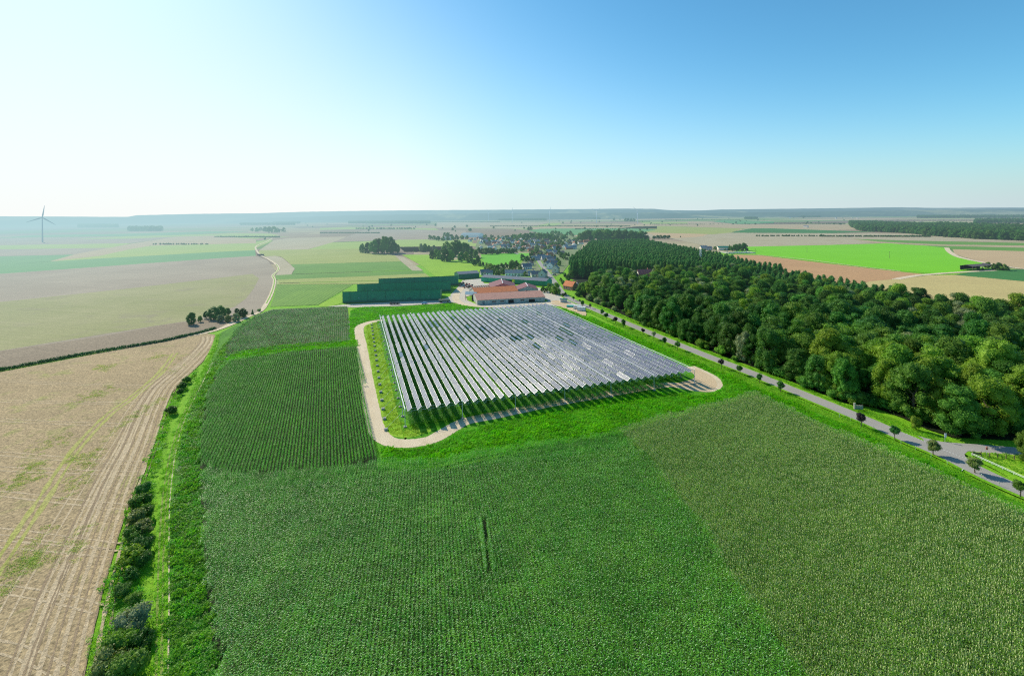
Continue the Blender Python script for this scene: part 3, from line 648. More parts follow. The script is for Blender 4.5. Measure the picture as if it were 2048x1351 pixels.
# strip of taller leafy growth in between, and the clover round the canopy
CL1 = [(762,925),(756,900),(770,893),(800,898),(840,895),(890,878),(930,860),(1000,842),(1100,822),(1200,803),(1300,786),(1345,783),(1400,789),(1432,783),(1442,768),(1430,752),(1405,738),(1330,708),(1240,672),(1172,646),(1105,620),(1130,617),(1176,634),(1182,633),(1300,684),(1400,725),(1500,768),(1600,812),(1720,864),(1840,918),(2048,1022),(2048,1036),(1900,965),(1720,889),(1560,816),(1512,790),(1440,812),(1330,838),(1235,868),(1100,890),(950,912),(860,926),(752,930)]
crop('clover_crop', CL1, 1.35, R(-18), PCL, .45, False, .4, 'bright green clover round the front of the solar canopy', noise=.45, keep=both(flr, turn))
CL2 = [(704,620),(720,613.5),(800,614),(905,606.5),(950,615),(1010,620),(1080,615),(1092,621),(960,630),(860,639),(765,647),(735,642),(722,650),(714,664),(718,692),(704,690),(700,684),(698,640)]
crop('clover_crop', CL2, 1.6, R(-18), PCL, .4, False, .4, 'bright green clover behind the solar canopy below the sheds', noise=.4, keep=flr)
crop('clover_crop', [(455,712),(470,703),(560,690),(714,680),(718,692),(560,706),(456,722)], 1.5, R(-18), PCL, .4, False, .4, 'bright green strip between the potato field and the maize rows', sw=1.1)
crop('weedy_strip_growth', [(334,1500),(338,1200),(344,1040),(356,915),(378,830),(415,752),(440,700),(470,668),(455,690),(448,715),(452,722),(428,755),(410,800),(402,860),(400,930),(408,1060),(418,1200),(434,1351),(450,1500)], 1.25, 0, PW, .5, False, .4, 'rank green weeds between the grass path and the maize', noise=.35)
crop('path_grass', [(296,1500),(300,1351),(306,1200),(314,1050),(326,950),(350,860),(378,790),(407,730),(428,690),(434,668),(440,668),(434,695),(412,745),(376,830),(352,905),(338,1000),(333,1200),(328,1351),(325,1500)], 1.5, 0, PG, .3, False, .4, 'short grass on the path along the left hedge', sw=1)
crop('verge_grass', [(1165,618),(1210,636),(1290,669),(1400,714),(1500,754),(1560,779),(1650,817),(1740,856),(1800,884),(1890,925),(1950,954),(2048,1000),(2048,1022),(1840,918),(1720,864),(1600,812),(1500,768),(1400,725),(1300,684)], 1.5, 0, PG, .4, False, .4, 'mown grass between the road and the clover', noise=.3, keep=frd)
crop('verge_grass', [(1165,600),(1215,621),(1300,657),(1400,699),(1500,738),(1590,774),(1690,816),(1740,834),(1800,862),(1890,884),(1905,881),(1850,865),(1800,842),(1740,818),(1700,812),(1590,768),(1500,733),(1400,696),(1300,654),(1215,617)], 1.5, 0, PG, .5, False, .4, 'grass strip between the road and the wood', keep=frd)
crop('paddock_grass', [(1946,903),(2048,910),(2400,945),(2400,1120),(2048,958)], 1.6, 0, PG, .6, False, .4, 'rough grass inside the fenced paddock at the right edge', noise=.4)
crop('plot_grass', [(730,652),(742,646),(754,645),(800,838),(812,852),(868,852),(850,864),(820,871),(792,869),(774,860),(762,830),(746,760),(738,700)], 1.5, 0, [herb_clump(1.6,.2,110,.085,leafmat('plot_leaf',(.20,.36,.015),(.34,.46,.04),.55,.2,.35,.02,.25),up=.1) for _ in range(3)], .5, False, .5, 'short yellow-green grass between the track and the left canopy posts', noise=.4, keep=flr)
crop('potato_crop', [(444,714),(452,700),(458,680),(472,656),(513,631),(546,619),(693,613),(699,650),(702,682),(560,699),(470,709)], 1.15, R(-20), PP, .35, False, .12, 'patchy dark green potato plants in ridges', noise=.3)
crop('hedge_bank_weeds', [(160,1420),(170,1340),(206,1190),(246,1050),(276,970),(306,900),(330,825),(345,790),(372,758),(398,728),(392,745),(362,790),(335,860),(314,950),(297,1050),(290,1200),(282,1420)], 1.5, 0, PG+PG[:2]+PT[:1]+PW[:1], .5, False, .5, 'tangled green weeds on the bank under the left hedge', noise=.5)
# under the canopy : maize rows between the post lines
UND = [tuple(A(a, b).xy) for a, b in ((-1.4, -.5), (AL+1, -.5), (AL+1, AW+.5), (-1.4, AW+.5))]
def aisles(x, y):
    b = (x-P0.x)*U.x+(y-P0.y)*U.y; m = np.mod(b, AW/6); return (m > .9) & (m < AW/6-.7)
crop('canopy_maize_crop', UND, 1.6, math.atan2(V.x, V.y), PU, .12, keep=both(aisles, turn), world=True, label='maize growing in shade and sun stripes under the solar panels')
ditch = W2([(-300,797),(0,740),(150,711),(230,698),(330,681),(400,665),(432,656)])
dl = []
for a, b in zip(ditch[:-1], ditch[1:]):
    n = int((b-a).length/1.0)
    for k in range(n):
        q = a+(b-a)*k/n
        for j in (-1.0, 0, 1.0): dl.append((q.x+random.uniform(-.5,.5), q.y+j+random.uniform(-.4,.4), -.2))
dl = np.array(dl); ditM = leafmat('ditch_leaf', (.02,.10,.03), (.04,.17,.04), .5, .3, .2, .02, .2)
scatter('ditch_growth', dl, rng.uniform(0, 6, len(dl)), np.c_[np.full((len(dl), 2), .9), rng.uniform(1.0, 1.8, len(dl))], [herb_clump(1.8, 1.0, 120, .16, ditM) for _ in range(3)], kind='stuff', label='dark green ditch growth between the two brown fields on the left')

volM = leafmat('volunteer_leaf', (.34,.46,.07), (.42,.50,.11), .6, .2, .35, .02, .2)
PV = [herb_clump(1.5, .16, 60, .07, volM, up=.8) for _ in range(4)]
vp = []
for (x0, y0, x1, y1, w, n) in ((163,803,222,769,3.5,170),(178,738,232,728,4,120),(285,716,340,709,5,110),(0,985,70,935,3,160),(55,935,78,922,2.2,50),(70,908,126,866,3,120),(130,925,185,903,2,90),(30,1145,95,1098,3,130),(215,870,330,790,1.6,160),(120,1010,210,880,1.6,200),(-50,1250,100,1050,2,170),(330,760,368,700,4,70),(130,1130,175,1050,1.6,50)):
    a, b = G(x0, y0), G(x1, y1); s_ = Vector((-(b-a).y, (b-a).x, 0)).normalized()
    for _ in range(n):
        t = min(1, max(0, random.gauss(.5, .24))); q = a.lerp(b, t)+s_*random.gauss(0, w*.8)*(1.2-abs(t-.5)); vp.append((q.x, q.y, -.19)) if random.random() < .5 else None
vp = np.array(vp); scatter('volunteer_plants', vp, rng.uniform(0, 6, len(vp)), np.ones((len(vp), 3))*rng.uniform(.6, 1.3, (len(vp), 1)), PV, kind='stuff', label='scattered light green regrowth on the brown stubble')
# ================================================================== TREES
bark = plain('bark', (.16,.12,.085), .9, .1, 0, .4, 2)
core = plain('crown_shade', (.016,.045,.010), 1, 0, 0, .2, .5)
TINT = {
 'dark': leafmat('oak_leaf', (.036,.105,.018), (.095,.215,.034), .5, .12, .22, .02, .30),
 'mid': leafmat('ash_leaf', (.058,.145,.018), (.145,.285,.040), .5, .12, .25, .025, .28),
 'yellow': leafmat('lime_leaf', (.11,.22,.018), (.235,.38,.045), .5, .12, .3, .02, .2),
 'grey': leafmat('willow_leaf', (.15,.20,.09), (.32,.38,.21), .7, .08, .25, .01, .2),
 'poplar': leafmat('poplar_leaf', (.040,.14,.026), (.105,.27,.058), .5, .12, .2, .015, .2),
 'purple': leafmat('plum_leaf', (.030,.022,.028), (.075,.045,.05), .5, .25, .15, .01, .15),
 'olive': leafmat('olive_green_leaf', (.13,.18,.04), (.24,.29,.08), .55, .2, .25, .02, .2),
 'ball': leafmat('clipped_leaf', (.035,.12,.02), (.075,.20,.035), .5, .25, .25, .015, .15),
}
def ico(): 
    bm = bmesh.new(); bmesh.ops.create_icosphere(bm, subdivisions=1, radius=1)
    v = np.array([p.co[:] for p in bm.verts]); f = [tuple(q.index for q in p.verts) for p in bm.faces]; bm.free(); return v, f
IV, IF = ico()
def crown_mesh(H, Wd, z0, lobes, leaves, leaf, shape='round', seed=0, lr=None):
    """H total height, Wd width, z0 lowest foliage; foliage = leaf faces on many uneven lobes"""
    g = np.random.default_rng(seed); hh = (H-z0)/2; zc = z0+hh; cs = []
    for k in range(lobes):
        if shape == 'column':
            t = (k+.5)/lobes; r = Wd/2*math.sin(math.pi*min(1, .18+t*.80))**.7*.45; a = g.uniform(0, 6.28)
            c = np.array([r*math.cos(a), r*math.sin(a), z0+(H-z0)*(.08+.84*t)]); s = Wd*.30*g.uniform(.75, 1.15)*(1.1-.5*t)
            cs.append((c, np.array([s, s, s*1.5])))
        elif shape == 'egg':
            t = g.uniform(0, 1)**.9; pr = max(.25, 1-1.5*(t-.44)**2-.2*t**3); a = g.uniform(0, 6.28); r = Wd/2*pr*math.sqrt(g.uniform(.25, 1))*.80
            s = (lr or Wd*.17)*g.uniform(.6, 1.4); c = np.array([r*math.cos(a), r*math.sin(a), z0+s*.7+(H-z0-s*1.6)*t]); cs.append((c, np.array([s, s, s*g.uniform(1., 1.6)])))
        elif shape == 'cone':
            t = (k+.5)/lobes; a = k*2.4; s = Wd*.30*(1.05-t)+.2; c = np.array([Wd*.25*(1-t)*math.cos(a), Wd*.25*(1-t)*math.sin(a), z0+(H-z0)*t*.92])
            cs.append((c, np.array([s, s, s*.9])))
        else:
            d = g.normal(0, 1, 3); d[2] = d[2]*.8+(.25 if z0 > 2.5 else -.12); d /= np.linalg.norm(d)
            q = g.uniform(.45, .80); c = np.array([d[0]*Wd/2*q, d[1]*Wd/2*q, zc+d[2]*hh*q]); s = (lr or Wd*.20)*g.uniform(.7, 1.35)
            cs.append((c, np.array([s*1.1, s*1.1, s*.95])))
    V = []; F = []; Mi = []; n0 = 0
    tot = sum(c[1][0]**2 for c in cs)
    for c, s in cs:
        n = max(12, int(leaves*s[0]**2/tot)); d = g.normal(0, 1, (n, 3)); d[:, 2] += .25; d /= np.linalg.norm(d, axis=1)[:, None]
        P = c+d*s*g.uniform(.80, 1.12, (n, 1)); nr = d*.55+g.normal(0, 1, (n, 3))*.6; nr[:, 2] += .25; nr /= np.linalg.norm(nr, axis=1)[:, None]
        a = np.cross(nr, g.normal(0, 1, (n, 3))); a /= np.linalg.norm(a, axis=1)[:, None]; b = np.cross(nr, a); L = leaf*g.uniform(.6, 1.4, (n, 1))
        V.append(np.stack([P+a*L, P+b*L*.7, P-a*L*.9, P-b*L*.7], 1).reshape(-1, 3)); F += [tuple(n0+4*i+j for j in range(4)) for i in range(n)]; Mi += [0]*n; n0 += 4*n
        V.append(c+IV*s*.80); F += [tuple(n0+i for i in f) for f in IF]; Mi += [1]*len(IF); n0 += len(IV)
    me = D.meshes.new('crown'); me.from_pydata(np.concatenate(V).tolist(), [], F)
    me.polygons.foreach_set('material_index', Mi); me.update(); return me
def trunk_mesh(h, r, seed=0, limbs=5, spread=2.5, top=None):
    g = random.Random(seed); m = MB(); top = top or h; x = g.uniform(-.2, .2); 
    m.tube((0,0,-.1), (x*.4, 0, h*.5), r, r*.75, 7); m.tube((x*.4, 0, h*.5), (x, x*.5, h), r*.75, r*.45, 7)
    for k in range(limbs):
        a = k*2.4+g.random(); z = h*(.5+.5*k/limbs); l = spread*g.uniform(.7, 1.2)
        m.tube((x*z/h, 0, z), (l*math.cos(a), l*math.sin(a), z+(top-h)*.4+l*.5), r*.42, r*.12, 5)
    return m.mesh('trunk', bark)
def tinted(me, t):
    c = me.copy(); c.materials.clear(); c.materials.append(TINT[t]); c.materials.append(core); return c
SH = {}
def shape(kind, t, i):
    key = (kind, t, i)
    if key not in SH:
        b = (kind, None, i)
        if b not in SH:
            s = hash((len(kind), i)) % 999+i
            SH[b] = {'broad': lambda: (crown_mesh(19, 9.0*(.85+.10*i), 2.2, 60, 11000, .20, 'egg' if i % 2 else 'round', seed=i+1, lr=1.25+.13*i), trunk_mesh(9, .42, i, 6, 3, 17)),
                     'skirt': lambda: (crown_mesh(17, 9.2+.7*i, .1, 60, 10500, .19, 'egg', seed=i+40, lr=1.35), trunk_mesh(8, .40, i, 5, 3, 15)),
                     'far': lambda: (crown_mesh(19, 14.5, .2, 30, 1900, .5, 'egg', seed=i+80, lr=2.0), trunk_mesh(7, .5, i, 0)),
                     'poplar': lambda: (crown_mesh(22, 6.4, 1.5, 17, 2300, .30, 'column', i+120), trunk_mesh(9, .24, i, 0)),
                     'shrub': lambda: (crown_mesh(3.2, 3.6, .05, 16, 1500, .14, seed=i+160), trunk_mesh(1.3, .1, i, 5, 1)),
                     'globe': lambda: (crown_mesh(3.9, 2.5, 1.05, 22, 1700, .10, seed=i+200, lr=.5), trunk_mesh(1.9, .13, i, 5, .7, 2.6)),
                     'vase': lambda: (crown_mesh(3.9, 2.6, 1.35, 14, 900, .10, 'round', i+240, lr=.42), trunk_mesh(1.7, .10, i, 7, .9, 3.2)),
                     'spruce': lambda: (crown_mesh(12, 5.5, .6, 22, 2200, .22, 'cone', i+280), trunk_mesh(6, .25, i, 0)),
                    }[kind]()
        c, tr = SH[b]; SH[key] = (tinted(c, t), tr)
    return SH[key]
NV = dict(broad=6, skirt=4, far=4, poplar=4, shrub=4, globe=2, vase=2, spruce=2)
BASEH = dict(broad=19.5, skirt=17.5, far=19.5, poplar=22, shrub=3.3, globe=3.9, vase=3.9, spruce=12)
def tree(name, kind, tint, loc, h, label, cat='tree', group=None, wide=1.0, parts=True):
    cm, tm = shape(kind, tint, random.randrange(NV[kind])); s = h/BASEH[kind]
    e = empty(name, loc, random.uniform(0, 6.28), label=label, cat=cat, group=group)
    k_ = random.uniform(.82, 1.22) if kind in ('broad', 'skirt') else 1
    e.scale = (s*wide*k_*random.uniform(.92, 1.08), s*wide*k_*random.uniform(.92, 1.08), s)
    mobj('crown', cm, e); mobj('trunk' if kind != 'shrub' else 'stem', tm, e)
    return e
def merged(kind, tint, i):
    cm, tm = shape(kind, tint, i); bm = bmesh.new(); bm.from_mesh(cm); bm.from_mesh(tm)
    n = len(cm.polygons); bm.faces.ensure_lookup_table()
    for k in range(n, len(bm.faces)): bm.faces[k].material_index = 1
    me = D.meshes.new('tree'); bm.to_mesh(me); bm.free(); me.materials.append(TINT[tint]); me.materials.append(core); return me

# --- the mixed wood right of the road
roadedge = [(1172,597),(1215,613),(1300,650),(1400,691),(1500,728),(1590,762),(1690,802),(1735,808),(1800,829),(1850,850),(1905,868),(1990,870),(2048,868)]
RE = [G(*p) for p in roadedge]
W1 = [(p.x, p.y) for p in RE]+[(215,150),(330,252),(272,285),(268,318),(240,395),(228,455),(205,480),(150,470),(95,455),(62,420)]
x, y = grid_pts(W1, 7.7, R(-17), 2.8)
def dist_edge(px, py):
    d = 1e9
    for a, b in zip(RE[:-1], RE[1:]):
        t = max(0, min(1, ((px-a.x)*(b.x-a.x)+(py-a.y)*(b.y-a.y))/((b.x-a.x)**2+(b.y-a.y)**2))); d = min(d, math.hypot(px-a.x-t*(b.x-a.x), py-a.y-t*(b.y-a.y)))
    return d
cand = sorted(zip(x.tolist(), y.tolist()), key=lambda p: math.hypot(p[0], p[1]))
print('wood', len(cand))
ADJ = dict(dark='dark green', mid='mid green', yellow='yellow-green', grey='silvery grey-green')
rest = {t: [] for t in ADJ}
for k, (tx, ty) in enumerate(cand):
    de = dist_edge(tx, ty)
    nn = math.sin(tx*.045+1)+math.cos(ty*.037)+random.gauss(0, .75)
    if math.hypot(tx-51, ty-430) < 21 or math.hypot(tx-55, ty-445) < 16: continue
    tint = 'grey' if (random.random() < .035 or (abs(tx-185) < 14 and abs(ty-218) < 7)) else 'yellow' if nn > 1.25 else 'mid' if nn > .1 else 'dark'
    h = random.choice([random.uniform(12, 17), random.uniform(16, 21), random.uniform(18, 23.5)])*(1.0 if de > 9 else .86)*(.55 if abs(tx-.277*ty) < 9 and 400 < ty < 480 else 1)*(.8 if tint == 'grey' else 1)
    if k < 300:
        front = de < 10
        band = 'in the front line of the wood facing the road' if front else 'deep in the wood at the right edge of the picture' if tx > ty*.82 else 'inside the wood a little behind its road front'
        tree('broadleaf_tree', 'skirt' if front else 'broad', tint, (tx, ty, -.1), h, f'{ADJ[tint]} broadleaf tree {band}', 'tree', f'{ADJ[tint]} trees {band}', 1.28)
    else: rest[tint].append((tx, ty, h/19.5))
P = [(a, b, s, t) for t in rest for a, b, s in rest[t]]
wd = dict(dark=[], mid=[], yellow=[], grey=[])
for t in wd:
    q = np.array([(a, b, -.1, s) for a, b, s, tt in P if tt == t])
    if len(q): wd[t] = q
allq = np.concatenate([wd[t] for t in wd if len(wd[t])])
protos = []; 
for t, c in (('dark', 3), ('mid', 3), ('yellow', 2), ('dark', 2), ('grey', 1)):
    for i in range(c): protos.append(merged('broad', t, i))
scatter('mixed_woodland', allq[:, :3], rng.uniform(0, 6.28, len(allq)), np.c_[allq[:, 3]*1.28, allq[:, 3]*1.28, allq[:, 3]], protos, kind='stuff', label='the far part of the mixed wood right of the road')
# shrubs along its edge
for k in range(110):
    i = random.randrange(len(RE)-1); t = random.random(); p = RE[i].lerp(RE[i+1], t)
    tint = random.choice(['mid', 'dark', 'mid', 'yellow'] if p.y < 330 else ['grey', 'mid', 'dark', 'grey'])
    off = random.uniform(-1.8, 2.0)
    if 1745 < CX+p.x/p.y*FPX: off = random.uniform(1.5, 7); tint = random.choice(['dark', 'mid'])
    tree('shrub', 'shrub', tint, (p.x+off, p.y+off*.3, -.1), random.uniform(2.2, 5), f'{ADJ[tint]} shrub at the foot of the wood along the road', 'shrub', f'{ADJ[tint]} shrubs at the foot of the wood', 1.15)
# --- poplar plantation
W3 = [(58,520),(150,900),(190,930),(262,950),(262,600),(250,485),(268,330),(240,330),(205,410),(190,480),(120,500)]
x, y = grid_pts([(a, b) for a, b in W3], 6.6, R(-14), .9)
cand = sorted(zip(x.tolist(), y.tolist()), key=lambda p: p[1]); print('poplar', len(cand))
pop = []
for k, (tx, ty) in enumerate(cand):
    h = random.uniform(20, 22.6)
    if k < 300:
        near = ty < 440
        cm, tm = shape('poplar', 'poplar', random.randrange(4))
        band = 'in the strip along the ochre field behind the mixed wood' if near else 'in the front rows of the poplar plantation'
        tree('poplar_tree', 'poplar', 'poplar', (tx, ty, -.1), h*(.85 if near else 1), f'slim dark poplar {band}', 'tree', f'poplars {band}', 1.25 if near else 1.05)
    else: pop.append((tx, ty, -.1, h/22))
pop = np.array(pop)
scatter('poplar_plantation', pop[:, :3], rng.uniform(0, 6.28, len(pop)), np.c_[pop[:, 3], pop[:, 3], pop[:, 3]], [merged('poplar', 'poplar', i) for i in range(4)], kind='stuff', label='rear rows of the poplar plantation on the low hill')

# --- roadside avenue
AVE = [(1147,601,593,'globe','ball'),(1160,606,599,'vase','purple'),(1165,612.5,602,'globe','ball'),(1181,617,608,'vase','purple'),(1204,630,619,'globe','ball'),(1212.5,638,626,'globe','ball'),(1231,647,634,'vase','purple'),(1247,654,640,'globe','ball'),(1286,668.5,657,'vase','purple'),(1308,678,663,'vase','grey'),(1329,689,676,'globe','ball'),(1355,699.5,683,'globe','ball'),(1442.6,736,718,'vase','purple'),(1479.6,748,731,'globe','ball'),(1519,764,749,'globe','ball'),(1561,783,764,'globe','ball'),(1722,854,827,'vase','purple'),(1789.5,878,853,'globe','ball'),(1866.6,909,883,'globe','olive'),(1949.6,945,918,'globe','olive'),(2040.5,993,962,'globe','mid')]
AN = ['first','second','third','fourth','fifth','sixth','seventh','eighth','ninth','tenth','eleventh','twelfth','thirteenth','fourteenth','fifteenth','sixteenth','seventeenth','eighteenth','nineteenth','twentieth','twenty-first','twenty-second','twenty-third','twenty-fourth','twenty-fifth','twenty-sixth','twenty-seventh','twenty-eighth','twenty-ninth','thirtieth','thirty-first','thirty-second','thirty-third','thirty-fourth','thirty-fifth','thirty-sixth']
adj = dict(ball='round clipped green', purple='purple-leaved', grey='sparse grey-green', olive='olive-tinged bushy', mid='spreading green')
for k, (bx, by, ty, kd, tn) in enumerate(AVE[::-1]):
    h = depth_h(bx, by, ty)
    tree('roadside_tree', kd, tn, G(bx, by)+Vector((0,0,0)), h*1.15, f'{adj[tn]} roadside tree, {AN[k]} of the avenue counted from the right edge', 'tree', 'small trees lining the road', 1.2 if tn == 'olive' else .95)
tree('maple_tree', 'skirt', 'mid', G(2046, 925)+Vector((2,0,0)), 9, 'round leafy tree behind the paddock cut by the right edge', wide=1.1)
tree('sapling', 'shrub', 'yellow', G(1832, 858), 4.5, 'pale yellow-green sapling on the grass in front of the wood', wide=.6)
# --- hedge on the left bank
HB = [(374,764,2.6,'dark','uppermost bush of the short row beside the grass path'),(363,777,2.8,'dark','dark bush just below the uppermost one beside the grass path'),(359,787,2.2,'dark','low dark bush in the middle of the short row by the path'),(343,826,2.8,'dark','lowest bush of the short row, standing alone by the path'),
 (286,985,2.6,'dark','topmost dark bush of the long left hedge'),(291,1005,2.4,'dark','small dark bush second from the top of the long left hedge'),(277,1012,3.2,'mid','rounded green bush near the top of the long left hedge'),(289,1035,3,'mid','green bush on the path side in the upper long hedge'),(272,1046,3.5,'olive','olive bush on the field side in the upper long hedge'),(288,1068,3.4,'olive','olive bush on the path side in the middle of the long hedge'),(268,1083,3.5,'mid','mid green bush on the field side in the middle of the long hedge'),(286,1102,3.2,'dark','dark shaded bush on the path side low in the long hedge'),(264,1130,3.6,'yellow','bright yellow-green bush at the lower end of the long hedge'),(282,1128,2.6,'dark','dark bush beside the bright yellow-green one'),
 (262,1158,2.2,'dark','low dark scrub between the long hedge and the silver willow'),(247,1188,2.2,'dark','low green scrub above the silver willow'),(268,1205,2.0,'mid','small leafy scrub on the path side above the silver willow'),(262,1262,4.0,'grey','silvery grey willow bush near the bottom left'),(285,1290,2.8,'dark','dark bush on the path side below the silver willow'),(243,1300,3.6,'yellow','yellow-green bush just below the silver willow'),(215,1345,3.4,'olive','olive bush at the bottom edge, field side'),(255,1352,4.0,'mid','large green bush at the very bottom edge beside the path')]
for bx, by, h, tn, lb in HB: tree('hedge_bush', 'shrub', tn, G(bx, by)+Vector((0,0,-.15)), h, lb, 'bush', 'bushes along the left bank', 1.15)
# --- copse by the lane
for bx, by, ty, kd, tn, lb in [(383,648,619,'skirt','dark','large round dark tree at the left end of the copse by the lane'),(400,643,628,'skirt','mid','small pale-barked tree second from the left in the copse'),(412,636,618,'skirt','dark','bushy dark tree behind the left half of the copse'),(427,638,608,'skirt','dark','tall dark tree in the left centre of the copse'),(440,634,606,'skirt','mid','tallest tree of the copse by the lane'),(441,643,625,'skirt','grey','greyish bush in front of the tallest copse tree'),(456,643,626,'skirt','olive','broad olive bush at the front of the copse'),(472,642,622,'skirt','grey','pale grey-green bush at the right front of the copse'),(455,630,612,'skirt','mid','leafy tree behind the broad olive bush'),(474,628,613,'skirt','dark','dark tree behind the right part of the copse'),(486,634,612,'skirt','dark','dark upright tree at the right of the copse'),(505,628,614,'spruce','dark','little dark spruce at the right end of the copse'),(518,622,615,'shrub','mid','low bush between the spruce and the lane')]:
    tree('copse_tree' if kd != 'shrub' else 'bush', kd, tn, G(bx, by)+Vector((0,0,-.25)), depth_h(bx, by, ty)*.86, lb, 'tree', None, 1.65 if kd == 'skirt' else 1)
# --- tree groups out in the fields and round the village: (x, base y, top y, tint, kind)
def group_trees(lst, what, grp, name='field_tree', z=-.3, wide=1.25, kind0='far'):
    for k, it in enumerate(lst):
        bx, by, ty, tn = it[:4]; kd = it[4] if len(it) > 4 else kind0
        an = dict(dark='dark green', mid='mid green', yellow='yellow-green', grey='grey-green', olive='olive green', poplar='dark slender')[tn]
        tall = 'tall' if depth_h(bx, by, ty) > 15 else 'low'
        tree(name, kd, tn, G(bx, by)+Vector((0,0,z)), depth_h(bx, by, ty)*1.04, (f'{an} tree {what}, {AN[k]} from left' if len(lst) < 16 else f'{tall} {an} tree {what}'), 'tree', grp, wide)
group_trees([(724,505,487,'mid'),(735,506,484,'dark'),(748,507,480,'mid'),(757,506,476,'dark'),(769,507,473,'mid'),(780,505,474,'dark'),(787,506,482,'dark'),(795,505,488,'mid')], 'in the compact grove standing in the open fields', 'trees of the compact grove', kind0='skirt')
group_trees([(829,503,497,'dark'),(842,503,487,'grey'),(850,502,487,'mid'),(858,502,490,'mid'),(868,500,490,'grey'),(864,517,500,'dark'),(872,517,498,'mid'),(878,518,500,'mid'),(889,522,496,'dark'),(893,507,483,'mid'),(901,522,500,'mid'),(905,512,484,'dark'),(912,506,480,'dark'),(917,512,482,'dark'),(922,524,503,'dark'),(930,510,484,'dark'),(932,523,503,'yellow'),(940,524,510,'dark'),(944,514,496,'dark'),(951,515,498,'mid'),(956,529,511,'dark'),(948,531,518,'mid'),(960,532,523,'mid'),(966,531,523,'dark')], 'in the big group beside the yellow-green meadow', 'trees of the big group by the meadow', kind0='skirt')
vt = []
for a in [(975,536,524,'olive'),(981,541,526,'yellow'),(988,540,529,'mid'),(995,542,528,'mid'),(1004,538,526,'mid'),(1012,536,525,'dark'),(1025,538,520,'mid'),(1033,535,521,'dark'),(1040,536,526,'mid'),(985,549,540,'mid'),(995,549,538,'mid'),(1006,548,537,'mid'),(1018,547,536,'mid'),(1030,548,536,'olive'),(1040,547,537,'mid'),(1050,551,542,'mid'),(1045,521,508,'dark'),(1054,523,511,'dark'),(1060,522,512,'dark'),(962,546,539,'dark'),(1076,551,545,'dark')]: vt.append(a)
group_trees(vt[:10], 'in the gardens left of the village street', 'garden trees, upper row')
group_trees(vt[10:], 'behind the long green grey-roofed shed', 'garden trees, lower row')
hd = [(958+i*6.2, 508-.2*i+random.uniform(-1, 1), 497+random.uniform(-3, 2), random.choice(['dark','mid','dark'])) for i in range(13)]
group_trees(hd, 'in the row behind the bright pasture', 'trees behind the bright pasture', wide=1.35)
vv = [(1118,510,500,'dark'),(1124,516,503,'dark'),(1131,519,505,'dark'),(1137,512,504,'dark'),(1119,531,521,'yellow'),(1130,553,545,'dark'),(1137,560,548,'dark'),(1143,556,541,'mid'),(1122,563,555,'dark'),(1127,570,560,'dark'),(1098,576,565,'mid'),(1104,586,570,'mid'),(1112,588,563,'mid'),(1086,584,572,'mid'),(1093,583,574,'dark'),(1126,592,585,'dark'),(1131,590,584,'dark'),(1158,592,572,'dark'),(1165,590,565,'mid')]
group_trees(vv, 'along the village street near the orange-roofed house', 'trees by the village street')
g2 = []
for (x0, x1, y0, y1, n, hp) in ((966,1040,474,488,60,6),(1040,1110,470,492,80,7),(1105,1160,468,492,60,7.5),(1040,1115,488,505,50,7),(1000,1040,489,498,24,5),(1060,1120,505,530,26,8),(970,1050,536,551,30,9)):
    for _ in range(n):
        by = random.uniform(y0, y1); g2.append((random.uniform(x0, x1), by, by-hp*random.uniform(.6, 1.15), random.choice(['dark','dark','mid','mid','olive','grey'])))
g2 += [(1073,503,489,'grey'),(1091,480,468,'poplar','spruce'),(1048,494,482,'dark'),(1116,502,490,'dark')]
group_trees(g2, 'between the houses of the village', 'garden trees between the village houses', 'garden_tree')
group_trees([(918+i*6.5, 476+random.uniform(-1, 1), 470+random.uniform(-1.5, 1), 'dark') for i in range(0)]+[(860,478,470,'mid'),(868,479,471,'mid'),(876,481,472,'mid'),(886,481,472,'mid'),(896,480,472,'dark'),(906,480,472,'dark'),(914,479,471,'dark'),(891,473,464,'dark'),(896,474,464,'dark'),(903,475,468,'dark'),(913,475,469,'dark'),(924,478,470,'mid'),(934,478,471,'mid')], 'round the first farm left of the village', 'trees round the first village farm', wide=1.6)
hill = [(1016+i*7.2+random.uniform(-2, 2), 478-.3*i*0+random.uniform(-2, 1), 470-4.5*math.sin(math.pi*i/14)+random.uniform(-1, 1), random.choice(['dark','dark','mid'])) for i in range(15)]
group_trees(hill, 'in the round wood directly behind the village', 'trees of the round wood behind the village', wide=1.5)
w2 = [(1163+i*7.8, 480+.1*i+random.uniform(-1, 1), 463-4*math.sin(math.pi*min(1, i/13))+random.uniform(-1.5, 1), random.choice(['dark','mid','dark'])) for i in range(17)]
group_trees(w2, 'in the wood behind the poplar plantation', 'trees behind the poplar plantation', wide=1.5)
group_trees([(1308,477,471,'dark'),(1315,477,470,'dark'),(1322,477,470,'mid'),(1329,477,470,'dark'),(1337,477,470,'dark'),(1361,474,471.5,'mid')], 'in the low hedge right of the poplar plantation', 'hedge trees right of the poplars', wide=1.8)
group_trees([(1430,499,492,'mid'),(1459,500,488,'dark','spruce'),(1466,501,489,'mid'),(1473,501,487,'mid'),(1481,500,487,'dark'),(1488,501,486,'dark'),(1494,501,495,'mid'),(1450,501,497,'dark'),(1484,502,496,'mid')], 'beside the walled cemetery', 'trees beside the cemetery', wide=1.4)
group_trees([(1957,540,534,'dark'),(1966,540,535,'dark'),(1990,539,526,'mid'),(1998,539,525,'dark'),(2006,540,527,'mid'),(2014,540,531,'dark'),(1975,536,524,'mid')], 'round the open barn in the right fields', 'bushes round the open barn', wide=1.5)
